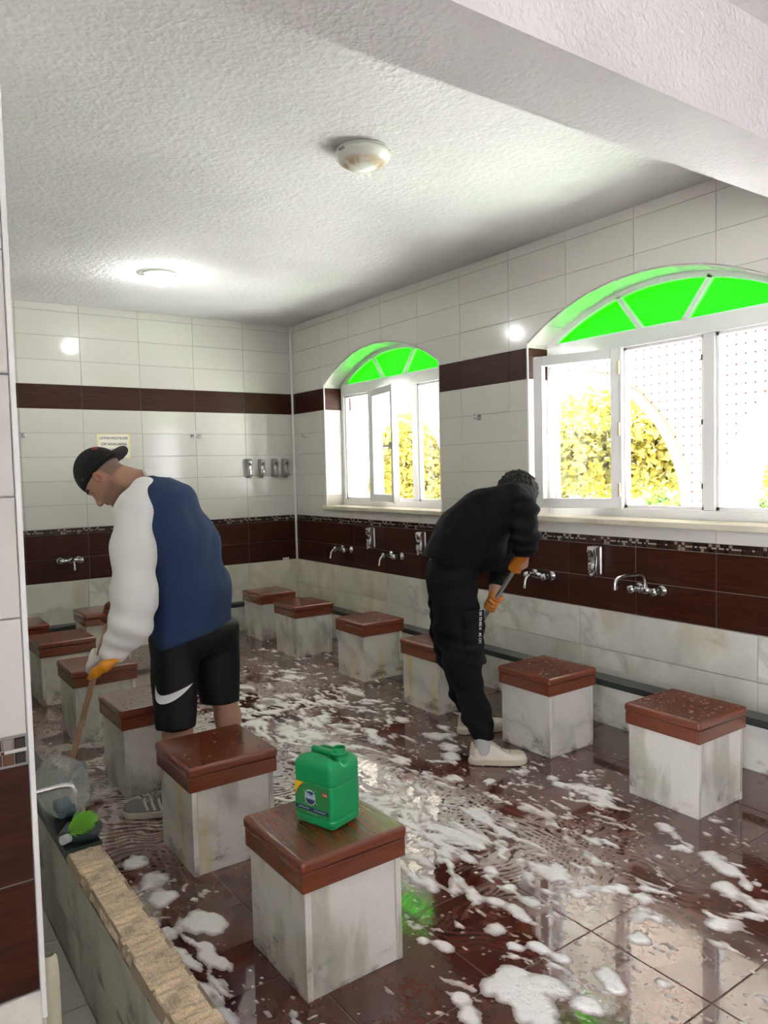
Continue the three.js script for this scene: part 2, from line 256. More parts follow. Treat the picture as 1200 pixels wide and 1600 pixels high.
{ // the mosaic band on the near wall end is close enough to show its pieces
  const mats = [lin(0.09, 0.04, 0.022), lin(0.035, 0.025, 0.018), lin(0.13, 0.055, 0.03), lin(0.30, 0.26, 0.23), lin(0.10, 0.03, 0.02)].map((c) => phy({ color: c, roughness: 0.25 })), wht = phy({ color: lin(0.62, 0.6, 0.56), roughness: 0.3 });
  for (const [y0, y1, n, s] of [[0.9985, 1.0165, 12, 0.0185], [0.973, 0.991, 12, 0.0185]]) for (let i = 0; i < n; i++) { const o = part('mosaic_piece', tileGeo(s - 0.002, y1 - y0, 0), mats[Math.floor(h2(i, Math.round(y0 * 999), 5) * 5)], wallFront); o.position.set(LEFT - 0.012 - s * (i + 0.5), (y0 + y1) / 2, NEAR); }
  const st = part('mosaic_strip', tileGeo(0.24, 0.0062, 0), wht, wallFront); st.position.set(LEFT - 0.131, 0.9948, NEAR - 0.0004);
  for (let i = 0; i < 20; i++) if (h2(i, 2, 6) < 0.62) { const o = part('mosaic_piece', tileGeo(0.0065, 0.0052, 0), mats[[1, 4, 1, 0][i % 4]], wallFront); o.position.set(LEFT - 0.017 - 0.0105 * i, 0.9948, NEAR + 0.0004); }
}
struct('trim_2', rbx(LEFT - 0.009, LEFT, 0.52, H - 0.37, NEAR - 0.012, NEAR + 0.002, 0.002), M.trim);
struct('trim_3', rbx(-0.016, 0.003, 0.573, H, -0.003, 0.016, 0.004), M.trim);

// marble dado in slabs, with a lower course in the trough
const dadoZ = [0.0, 0.80, 1.585, 2.61, 3.656, 4.79, 5.6, 6.6];
for (let i = 0; i + 1 < dadoZ.length; i++) for (const [y0, y1] of [[0.335, 0.573], [-0.16, 0.335]]) { const g = rbx(-0.018, 0.0035, y0 + 0.0015, y1 - 0.001, dadoZ[i] + 0.001, dadoZ[i + 1] - 0.001, 0.002, 1); worldUV(g, i * 0.37, i * 0.61 + y0); part('marble_slab', g, i < 2 ? M.marbleWarm : M.marble, wallRight); }
const dadoX = [-0.018, -0.55, -1.32, -2.05, -2.72, LEFT];
for (let i = 0; i + 1 < dadoX.length; i++) for (const [y0, y1] of [[0.335, 0.573], [-0.16, 0.335]]) { const g = rbx(dadoX[i + 1] + 0.001, dadoX[i] - 0.001, y0 + 0.0015, y1 - 0.001, -0.0035, 0.018, 0.002, 1); worldUV(g, i * 0.53, i * 0.29 + y0); part('marble_slab', g, i < 1 ? M.marbleWarm : M.marble, wallBack); }
part('marble_slab', rbx(WEST + 1, LEFT - 0.009, 0.0, 0.572, NEAR - 0.0035, NEAR + 0.004, 0.002, 1), M.marble, wallFront);
struct('trim_4', bx(LEFT - 0.0036, LEFT + 0.015, -0.16, 0.573, 0.018, NEAR - 0.1), M.marble);
// ---------------------------------------------------------------- windows
WIN.forEach((w, n) => {
  const W = new THREE.Group(); W.name = 'window_' + (n + 1); W.userData.kind = 'structure'; scene.add(W);
  const X0 = 0.185, X1 = 0.245, base = w.sill + 0.0, tr0 = 2.155, tr1 = w.spring - 0.02, m1 = w.z0 + (w.z1 - w.z0) / 3 - 0.01, m2 = w.z1 - (w.z1 - w.z0) / 3 + 0.005;
  const mem = (z0, z1, y0, y1, x0 = X0, x1 = X1) => part('frame_member', rbx(x0, x1, y0, y1, z0, z1, 0.004, 1), M.pvc, W);
  mem(w.z0, w.z0 + 0.05, base, tr1); mem(w.z1 - 0.05, w.z1, base, tr1); mem(w.z0 + 0.05, w.z1 - 0.05, base, base + 0.055); mem(w.z0 + 0.05, w.z1 - 0.05, tr0, tr1 + 0.012, X0 - 0.008); 
  mem(m1 - 0.034, m1 + 0.034, base + 0.055, tr0); mem(m2 - 0.034, m2 + 0.034, base + 0.055, tr0);
  for (const [a, b] of [[w.z0 + 0.05, m1 - 0.034], [m1 + 0.034, m2 - 0.034], [m2 + 0.034, w.z1 - 0.05]]) {       // glazing beads round each light
    const y0 = base + 0.055, y1 = tr0, t = 0.018, mid = a > w.z0 + 0.1 && b < w.z1 - 0.1;
    part('glazing_bead', merge([bx(0.2, 0.238, y0, y1, a, a + t), bx(0.2, 0.238, y0, y1, b - t, b), bx(0.2, 0.238, y0, y0 + t, a, b), bx(0.2, 0.238, y1 - t, y1, a, b)]), M.pvc, W);
    if (!mid) part('glass_pane', bx(0.218, 0.222, y0 + t, y1 - t, a + t, b - t), M.glass, W);
    else for (let i = 0; i < 3; i++) part('strike_plate', bx(0.196, 0.202, y0 + 0.12 + i * (y1 - y0 - 0.26) / 2, y0 + 0.15 + i * (y1 - y0 - 0.26) / 2, b - t - 0.002, b - t + 0.006), M.black, W);
  }
  // fan light of green glass
  const lune = (d, y0) => { const R = w.R - d; let a = (w.z1 - w.z0) / 2 - d, pts = []; if (w.cy + Math.sqrt(R * R - a * a) < y0) a = Math.sqrt(R * R - (y0 - w.cy) ** 2); const t = Math.asin(a / R); pts.push([w.c - a, y0], [w.c + a, y0]); for (let i = 0; i <= 28; i++) { const q = t - (2 * t * i) / 28; pts.push([w.c + R * Math.sin(q), w.cy + R * Math.cos(q) + (i % 28 ? 0 : 1e-4)]); } return pts.map((p) => new THREE.Vector2(...p)); };
  const arc = new THREE.Shape(lune(0.006, tr1)); arc.holes.push(new THREE.Path(lune(0.046, tr1 + 0.018)));
  part('arch_frame', slabX(arc, X0 + 0.004, X1), M.pvc, W);
  const bars = [-1, 1].map((s) => [V(0.215, tr1 + 0.0, w.c + s * 0.135), V(0.215, w.cy + Math.sqrt((w.R - 0.03) ** 2 - 0.31 ** 2), w.c + s * 0.31)]);
  for (const [a, b] of bars) { const d = b.clone().sub(a), g = new RoundedBoxGeometry(0.052, d.length(), 0.036, 1, 0.004); g.rotateX(Math.atan2(d.z, d.y)); g.translate(...a.clone().add(b).multiplyScalar(0.5).toArray()); part('glazing_bar', worldUV(g), M.pvc, W); }
  const Ri = w.R - 0.04, ai = Math.sqrt((w.R - 0.04) ** 2 - (tr1 + 0.012 - w.cy) ** 2), y0 = tr1 + 0.012, yTop = (z) => w.cy + Math.sqrt(Math.max(0, Ri * Ri - (z - w.c) ** 2));
  const cutZ = (i, y) => { const [a, b] = bars[i]; return lerp(a.z, b.z, (y - a.y) / (b.y - a.y)); };
  for (let i = 0; i < 3; i++) {
    const L = (y) => (i === 0 ? w.c - ai : cutZ(i - 1, y)), Rr = (y) => (i === 2 ? w.c + ai : cutZ(i, y)), zl = i === 0 ? L(0) : L(2.45), zr = i === 2 ? Rr(0) : Rr(2.45), p = [[L(y0), y0], [Rr(y0), y0]];
    for (let k = 0; k <= 14; k++) { const z = lerp(zr, zl, k / 14); p.push([z, Math.max(y0 + 0.001, yTop(z))]); }
    part('green_pane', slabX(new THREE.Shape(p.map((q) => new THREE.Vector2(...q))), 0.214, 0.218), M.green, W);
  }
  // the middle casement, swung into the room on its left hinges
  const sw = m2 - m1 - 0.035, sh = tr0 - base - 0.05, ang = n === 0 ? 0.245 : 2.8;
  const S = new THREE.Group(); S.name = 'casement'; S.position.set(X0 - 0.012, base + 0.052, m1 + 0.028); S.rotation.y = -ang; W.add(S);
  { // local: sash spans z 0..sw, thickness x -0.05..0
    const f = 0.062; S.rotation.y = -ang;
    part('sash_frame', merge([rbx(-0.05, 0, 0, sh, 0, f, 0.004, 1), rbx(-0.05, 0, 0, sh, sw - f, sw, 0.004, 1), rbx(-0.05, 0, 0, f, f, sw - f, 0.004, 1), rbx(-0.05, 0, sh - f, sh, f, sw - f, 0.004, 1), rbx(-0.062, 0, -0.008, sh + 0.008, -0.008, 0.012, 0.003, 1), rbx(-0.062, -0.046, -0.008, sh + 0.008, sw - 0.012, sw + 0.008, 0.003, 1)]), M.pvc, S);
    part('glass_pane', bx(-0.027, -0.023, f, sh - f, f, sw - f), M.glass, S);
    part('handle', merge([rbx(-0.075, -0.05, sh * 0.45, sh * 0.45 + 0.06, sw - 0.045, sw - 0.018, 0.004), rbx(-0.088, -0.07, sh * 0.45 + 0.02, sh * 0.45 + 0.04, sw - 0.15, sw - 0.02, 0.007)]), n ? M.pvc : M.dullMetal, S);
  }
  for (const k of [0.12, 0.5, 0.88]) part('hinge', merge([rod(V(X0 - 0.014, base + 0.05 + sh * k - 0.04, m1 + 0.018), V(X0 - 0.014, base + 0.05 + sh * k + 0.04, m1 + 0.018), 0.009), bx(X0 - 0.012, X0, base + 0.05 + sh * k - 0.03, base + 0.05 + sh * k + 0.03, m1 - 0.005, m1 + 0.015)]), M.brass, W);
  // reveal tiles: jambs in the rows of the wall, strips round the arch
  for (const s of [0, 1]) for (const [ya, yb, k] of ROWS) {
    const b0 = Math.max(ya, w.sill), b1 = Math.min(yb, w.spring); if (b1 - b0 < 0.02 || k === 'm') continue;
    const z = s ? w.z1 : w.z0; part('reveal_tile', bx(0.004, X1 + 0.05, b0 + GAP / 2, b1 - GAP / 2, s ? z - 0.009 : z, s ? z : z + 0.009), tileMat(k, tileNo++), W);
  }
  const t0 = Math.asin((w.z1 - w.z0) / 2 / w.R), ns = 10;
  for (let i = 0; i < ns; i++) {
    const a0 = -t0 + (2 * t0 * i) / ns + 0.0008, a1 = -t0 + (2 * t0 * (i + 1)) / ns - 0.0008, P = (a, r) => new THREE.Vector2(w.c + r * Math.sin(a), w.cy + r * Math.cos(a));
    part('arch_tile', slabX(new THREE.Shape([P(a0, w.R), P(a1, w.R), P(a1, w.R - 0.009), P(a0, w.R - 0.009)]), 0.002, X1 + 0.05), M.tile[i % 3], W);
  }
  part('edge_trim', merge([bx(-0.0015, 0.006, w.sill, w.spring, w.z0 - 0.002, w.z0 + 0.01), bx(-0.0015, 0.006, w.sill, w.spring, w.z1 - 0.01, w.z1 + 0.002)]), M.trim, W);
  part('window_sill', rbx(-0.035, X0 + 0.06, w.sill - 0.034, w.sill + 0.001, w.z0 - 0.03, w.z1 + 0.03, 0.006), M.marbleWarm, W);
});

// ---------------------------------------------------------------- floor: screed, tiles, suds
const CURB = { r: -0.31, l: -3.093, b: 0.31, h: 0.25, w: 0.105 }, FX = 3.6, FZ = 6.2;
const gauss = (x, z, cx, cz, rx, rz) => Math.exp(-(((x - cx) / rx) ** 2) - ((z - cz) / rz) ** 2);
function density(x, z) {                    // how much lather lies where; the mid-floor mass also stands in for window reflection
  let d = 0.115 + 0.1 * gauss(x, z, -1.2, 2.6, 0.7, 1.5) + 0.2 * gauss(x, z, -1.75, 2.9, 0.5, 0.6) + 0.22 * gauss(x, z, -1.85, 4.3, 0.42, 0.55) + 0.16 * gauss(x, z, -2.93, 4.5, 0.12, 0.8) + 0.1 * gauss(x, z, -2.25, 5.38, 0.16, 0.15) + 0.1 * gauss(x, z, -1.75, 5.1, 0.6, 0.6) + 0.13 * gauss(x, z, -1.05, 4.5, 0.22, 0.3) - 0.16 * gauss(x, z, -2.6, 4.65, 0.22, 0.35) - 0.12 * gauss(x, z, -0.6, 4.6, 0.25, 2) - 0.12 * gauss(x, z, -2.75, 2.8, 0.5, 1.1) - 0.06 * gauss(x, z, -2.45, 5.1, 0.2, 0.25);
  return d;
}
const BLOBS = [[-2.91, 3.95, .05], [-2.89, 4.13, .05], [-2.9, 4.28, .05], [-2.85, 4.49, .055], [-2.81, 4.53, .035], [-2.95, 4.49, .03], [-2.97, 4.6, .03], [-2.9, 4.67, .04], [-2.87, 4.72, .025], [-2.99, 4.82, .045], [-2.97, 4.95, .05], [-2.88, 4.62, .02], [-2.27, 5.37, .05], [-2.25, 5.29, .04], [-2.19, 5.39, .04], [-2.32, 5.3, .04], [-2.31, 5.45, .05], [-2.04, 4.92, .035], [-2.0, 4.98, .025], [-1.985, 5.05, .028], [-2.0, 5.1, .02], [-2.12, 5.1, .035], [-1.92, 4.63, .03], [-1.9, 4.72, .028], [-1.88, 4.82, .028], [-1.9, 4.95, .025], [-1.91, 5.06, .028], [-2.42, 5.27, .028], [-2.45, 5.34, .035], [-2.33, 5.01, .018], [-2.3, 5.07, .03], [-2.08, 5.24, .03], [-2.06, 5.31, .026], [-2.14, 5.2, .025], [-1.13, 5.0, .04], [-1.19, 5.27, .05], [-1.23, 5.36, .04], [-1.34, 5.4, .045], [-1.35, 5.53, .05], [-1.09, 4.56, .05], [-1.05, 4.66, .045], [-1.1, 4.42, .03], [-1.75, 5.12, .03], [-1.8, 5.4, .035], [-2.02, 5.44, .04], [-2.05, 5.5, .03], [-2.18, 5.5, .04], [-1.62, 5.27, .03], [-1.56, 5.52, .04], [-1.84, 2.82, .07], [-1.75, 3.02, .07], [-1.67, 3.22, .07], [-1.66, 3.42, .06], [-1.18, 3.62, .06], [-1.22, 3.8, .05], [-1.3, 3.9, .05], [-1.15, 3.3, .05], [-1.4, 2.45, .05], [-1.2, 2.05, .06]];
function lather(x, z) {                     // thickness of the lather, 0..1
  const wx = fbm(x * 5, z * 3.2, 3, 1301) - 0.5, wz = fbm(x * 5, z * 3.2, 3, 1331) - 0.5, X = x + 0.16 * wx, Z = z + 0.2 * wz;
  const n = 0.46 * fbm(X * 17, Z * 8, 3, 1351) + 0.36 * vn(X * 42, Z * 18, 1371) + 0.18 * vn(X * 85, Z * 48, 1381), d = density(x, z);
  let m = clamp((n - (0.8 - d)) * 4.2, 0, 1);
  const dots = vn(x * 85, z * 62, 1402), dd = clamp((dots - 0.93 + 0.4 * (d - 0.15)) * 8, 0, 0.6) * smoothstep(n, 0.3, 0.42); m = Math.max(m, dd);
  let b = 0; for (const [cx, cz, r] of BLOBS) { const dx = x - cx + 0.05 * wx, dz = z - cz + 0.07 * wz, q = (dx * dx + dz * dz * 0.6) / (r * r); if (q < 6) b += Math.exp(-q * 1.1) * (0.75 + 0.6 * (vn(x * 45, z * 38, 1421) - 0.35)); }
  m = Math.max(m, clamp((b * (0.7 + 0.6 * n) - 0.3) * 1.9, 0, 1));
  return m;
}
function film(x, z) {                       // thin brushed soap film, its mid-floor web partly a painted window reflection, 0..1
  const lane = gauss(x, z, -2.55, 2.9, 0.55, 1.0) + 0.9 * gauss(x, z, -1.95, 3.2, 0.4, 0.7) + 0.85 * gauss(x, z, -1.85, 4.25, 0.36, 0.5) + 0.5 * gauss(x, z, -1.4, 2.0, 0.6, 0.8) + 0.35 * gauss(x, z, -1.6, 4.9, 0.5, 0.5);
  if (lane < 0.06) return 0;
  const wx = fbm(x * 3.5, z * 3.5, 3, 1501) - 0.5, wz = fbm(x * 3.5, z * 3.5, 3, 1521) - 0.5;
  let best = 0;
  for (const [cx, cz, s] of [[-3.4, 4.9, 1], [-2.1, 2.2, 0.9], [-1.3, 4.3, 1.1], [-2.7, 1.6, 1]]) { const r = Math.hypot(x - cx + 0.3 * wx, z - cz + 0.3 * wz), a = 0.5 + 0.5 * Math.sin((r * 6.283) / (0.033 * s) + 5 * fbm(x * 9, z * 9, 2, 1541)), k = vn(x * 2.6 + cx * 3, z * 2.6 + cz, 1551); best = Math.max(best, a * smoothstep(k, 0.35, 0.6)); }
  const web = 1 - Math.abs(2 * fbm(x * 26, z * 22, 3, 1561) - 1) * 1.7;
  const v = 0.62 * best + 0.38 * Math.max(0, web), patch = smoothstep(fbm(x * 6, z * 6, 3, 1571), 0.26, 0.5);
  return clamp(lane * 1.5, 0, 1) * patch * smoothstep(v, 0.34, 0.5) * (0.7 + 0.3 * vn(x * 60, z * 60, 1581));
}
const FN = 1536, filmAt = new Float32Array(FN * FN);
for (let j = 0, k = 0; j < FN; j++) for (let i = 0; i < FN; i++, k++) filmAt[k] = film(-3.5 + (FX * (i + 0.5)) / FN, (FZ * (j + 0.5)) / FN);
const pick = (u, v) => filmAt[Math.min(FN - 1, Math.floor(v * FN)) * FN + Math.min(FN - 1, Math.floor(u * FN))];
const tFloor = tex(FN, FN, (u, v, c) => {
  const x = u * FX, z = v * FZ, f = pick(u, v), n = 0.86 + 0.3 * (fbm(x * 7, z * 7, 3, 1601) - 0.5) + 0.12 * (vn(x * 160, z * 160, 1611) - 0.5);
  const worn = smoothstep(fbm(x * 3.1, z * 3.1, 4, 1621), 0.6, 0.75) * 0.2;
  c[0] = lerp(lerp(0.375 * n, 0.33, worn), 0.88, f); c[1] = lerp(lerp(0.185 * n, 0.24, worn), 0.87, f); c[2] = lerp(lerp(0.145 * n, 0.2, worn), 0.86, f);
});
const tFloorRough = tex(1024, 1024, (u, v, c) => { const x = u * FX, z = v * FZ; g1(0.055 + 0.4 * pick(u, v) + 0.1 * smoothstep(fbm(x * 5, z * 5, 3, 1641), 0.5, 0.75), c); }, false);
const tFloorBump = tex(FN, FN, (u, v, c) => { const x = u * FX, z = v * FZ, wet = smoothstep(fbm(x * 2.4, z * 2.4, 3, 1661), 0.44, 0.6), bub = Math.pow(vn(x * 110, z * 85, 1671), 3); g1(0.3 * fbm(x * 4, z * 4, 2, 1681) + 0.4 * pick(u, v) + 0.3 * bub * wet, c); }, false);
const MF = phy({ map: tFloor, roughnessMap: tFloorRough, roughness: 1, bumpMap: tFloorBump, bumpScale: 0.0010, specularIntensity: 1, ior: 1.5, clearcoat: 0.8, clearcoatRoughness: 0.03 });
const floor = struct('floor', merge([bx(CURB.l, CURB.r, -0.5, -0.0025, CURB.b, 6.12), bx(LEFT, 0, -0.5, -0.0025, 6.12, SOUTH), bx(WEST, LEFT, -0.5, -0.0025, NEAR, SOUTH)]), std({ color: lin(0.16, 0.13, 0.115), roughness: 0.4 }));
{
  const GX = [CURB.l], GZ = [CURB.b]; for (let k = -8; k < 20; k++) { const x = -2.693 + 0.4005 * k, z = 4.472 + 0.405 * (k - 6); if (x > CURB.l + 0.03 && x < CURB.r - 0.03) GX.push(x); if (z > CURB.b + 0.03 && z < 6.1) GZ.push(z); } GX.push(CURB.r); GZ.push(6.118);
  for (let i = 0; i + 1 < GX.length; i++) for (let j = 0; j + 1 < GZ.length; j++) {
    const t = tileGeo(GX[i + 1] - GX[i] - 0.004, GZ[j + 1] - GZ[j] - 0.004, 0).clone(); t.rotateX(-Math.PI / 2); t.translate((GX[i] + GX[i + 1]) / 2, 0, (GZ[j] + GZ[j + 1]) / 2);
    const p = t.attributes.position, uv = t.attributes.uv; for (let k = 0; k < p.count; k++) uv.setXY(k, (p.getX(k) + 3.5) / FX, p.getZ(k) / FZ);
    part('floor_tile', t, MF, floor);
  }
}
const STOOLS = [];                          // [near-left corner x, near z] filled below, needed to keep lather off the pedestals
const SPOTS = [[-2.76, 5.03], [-2.76, 4.215], [-2.755, 3.38], [-2.76, 2.52], [-2.76, 1.65], [-2.9, 0.95], [-2.27, 0.8], [-0.96, 5.06], [-0.935, 4.24], [-0.94, 3.375], [-0.88, 2.51], [-0.91, 1.61], [-0.84, 0.86]];
{ // lather standing on the wet tiles
  const x0 = CURB.l + 0.003, x1 = CURB.r - 0.003, z0 = 0.5, z1 = 6.0, pos = [], idx = [], grid = [], col = [];
  const blocked = (x, z) => SPOTS.some(([a, b]) => x > a - 0.004 && x < a + 0.329 && z < b + 0.004 && z > b - 0.339);
  const zs = [z0]; while (zs[zs.length - 1] < z1) zs.push(zs[zs.length - 1] + (zs[zs.length - 1] > 3.6 ? 0.0058 : 0.0085)); const nx = Math.round((x1 - x0) / 0.0062), stepX = (x1 - x0) / nx;
  const hgt = zs.map((z) => { const r = new Float32Array(nx + 1); for (let i = 0; i <= nx; i++) { const x = x0 + i * stepX; r[i] = blocked(x, z) ? 0 : lather(x, z); } return r; });
  const vid = (i, j) => { const k = j * (nx + 1) + i; if (grid[k] === undefined) { const x = x0 + i * stepX, z = zs[j], m = hgt[j][i]; grid[k] = pos.length / 3; { const t = clamp(0.12 + m * 1.7, 0, 1) * (0.9 + 0.1 * vn(x * 120, z * 120, 1721)); col.push(lerp(0.2, 0.93, t), lerp(0.13, 0.92, t), lerp(0.11, 0.915, t)); } pos.push(x, m < 0.02 ? -0.0012 : 0.0005 + 0.0065 * Math.pow(m, 0.75) * (0.75 + 0.35 * vn(x * 45, z * 45, 1701)), z); } return grid[k]; };
  for (let j = 0; j + 1 < zs.length; j++) for (let i = 0; i < nx; i++) if (hgt[j][i] + hgt[j][i + 1] + hgt[j + 1][i] + hgt[j + 1][i + 1] > 0.05) { const a = vid(i, j), b = vid(i + 1, j), c = vid(i + 1, j + 1), d = vid(i, j + 1); idx.push(a, d, c, a, c, b); }
  const g = new THREE.BufferGeometry(); g.setAttribute('position', new THREE.BufferAttribute(new Float32Array(pos), 3)); g.setAttribute('color', new THREE.BufferAttribute(new Float32Array(col), 3)); g.setIndex(idx); g.computeVertexNormals(); worldUV(g);
  const tBub = tex(512, 512, (u, v, c) => g1(clamp(0.7 - 1.6 * Math.pow(vn(u * 60, v * 60, 1801, 60), 6) + 0.3 * vn(u * 128, v * 128, 1811, 128), 0, 1), c), false);
  const o = part('soap_foam', g, phy({ vertexColors: true, roughness: 0.4, bumpMap: rep(tBub, 2.2), bumpScale: 0.0022, specularIntensity: 0.8 }));
  stuff(tag(o, 'white soap lather in streaks and blobs over the wet brown floor', 'foam'));
}

// ---------------------------------------------------------------- curbs and troughs
{
  const C = CURB, mk = (name, label, g, slabs) => { const o = tag(part(name, g, M.marble), label, 'curb'); o.name = numbered(name); for (const s of slabs) part('stone_coping', s, M.darkStone, o); return o; };
  const zb = [0.31, 1.4, 2.5, 3.55, 4.6, 5.9];
  const r = mk('marble_curb', 'marble curb with dark stone coping under the windows behind the right row of stools', bx(C.r + 0.002, C.r + C.w - 0.008, -0.2, C.h - 0.036, 0.2, 5.9), zb.slice(0, -1).map((z, i) => rbx(C.r - 0.006, C.r + C.w, C.h - 0.036, C.h, z + 0.001, zb[i + 1] - 0.001, 0.004)));
  for (let i = 0; i + 1 < zb.length; i++) part('marble_slab', worldUV(rbx(C.r - 0.001, C.r + 0.012, 0.0, C.h - 0.037, zb[i] + 0.001 + 0.02, zb[i + 1] - 0.001 + 0.02, 0.002, 1), i, i), M.stool[2], r);
  const l = mk('marble_curb', 'marble curb with worn beige top in the left foreground', bx(C.l - C.w + 0.006, C.l - 0.002, -0.2, C.h - 0.036, 0.2, 5.9), [0.31, 1.6, 2.9].map((z, i) => rbx(C.l - C.w, C.l + 0.004, C.h - 0.036, C.h, z + 0.001, [1.6, 2.9, 4.27][i] - 0.001, 0.004)));
  l.material = phy({ map: rep(tStool[2], 0.7), color: lin(0.98, 0.95, 0.87), roughness: 0.4 });
  // worn, rough cover along the near half
  const tW = tex(512, 512, (u, v, c) => { const s = fbm(u * 6, v * 12, 5, 1901), d = smoothstep(fbm(u * 10, v * 30, 5, 1921), 0.5, 0.68), w = vn(u * 170, v * 60, 1931), k = 0.86 + 0.3 * (s - 0.5) - 0.11 * d + 0.16 * (w - 0.5); c[0] = k; c[1] = k * 0.895; c[2] = k * 0.76; });
  const g = new THREE.PlaneGeometry(C.w + 0.012, 1.62, 14, 220); g.rotateX(-Math.PI / 2); const p = g.attributes.position;
  for (let i = 0; i < p.count; i++) { const x = p.getX(i), z = p.getZ(i), e = Math.abs(x) > 0.055 ? 1 : 0; p.setXYZ(i, x + e * 0.007 * (fbm(z * 18, x > 0 ? 3 : 8, 3, 1941) - 0.5) * 2, (e ? -0.012 : 0.004) + 0.006 * (fbm(x * 60, z * 25, 3, 1951) - 0.5), z); }
  g.translate(C.l - C.w / 2, C.h - 0.003, 5.082); g.computeVertexNormals();
  part('worn_cover', worldUV(g), std({ map: rep(tW, 3), roughness: 0.95, bumpMap: rep(tW, 3), bumpScale: 0.004 }), l);
  part('rough_core', bx(C.l - C.w + 0.003, C.l - 0.001, C.h - 0.04, C.h - 0.008, 4.272, 5.89), std({ color: lin(0.3, 0.24, 0.16), roughness: 0.95 }), l);
  mk('marble_curb', 'low marble curb along the far back wall', bx(C.l, C.r, -0.2, C.h - 0.036, C.b - C.w + 0.004, C.b - 0.004), [[-3.09, -1.7], [-1.7, -0.312]].map(([a, b]) => rbx(a + 0.001, b - 0.001, C.h - 0.036, C.h, C.b - C.w, C.b, 0.004)));
  const tr = struct('floor_trough', merge([bx(LEFT, C.l - C.w + 0.006, -0.5, -0.155, 0, 6.12), bx(C.r + C.w - 0.008, 0, -0.5, -0.155, 0, 6.12), bx(C.l, C.r, -0.5, -0.155, 0, C.b - C.w)]), M.grout);
  for (let k = 0; k < 15; k++) { for (const [a, b] of [[LEFT + 0.015, C.l - C.w + 0.004], [C.r + C.w - 0.006, -0.02]]) { const t = rbx(a, b, -0.156, -0.148, 0.02 + k * 0.402, 0.418 + k * 0.402, 0.002, 1); part('trough_tile', t, M.tile[k % 3], tr); } }
}
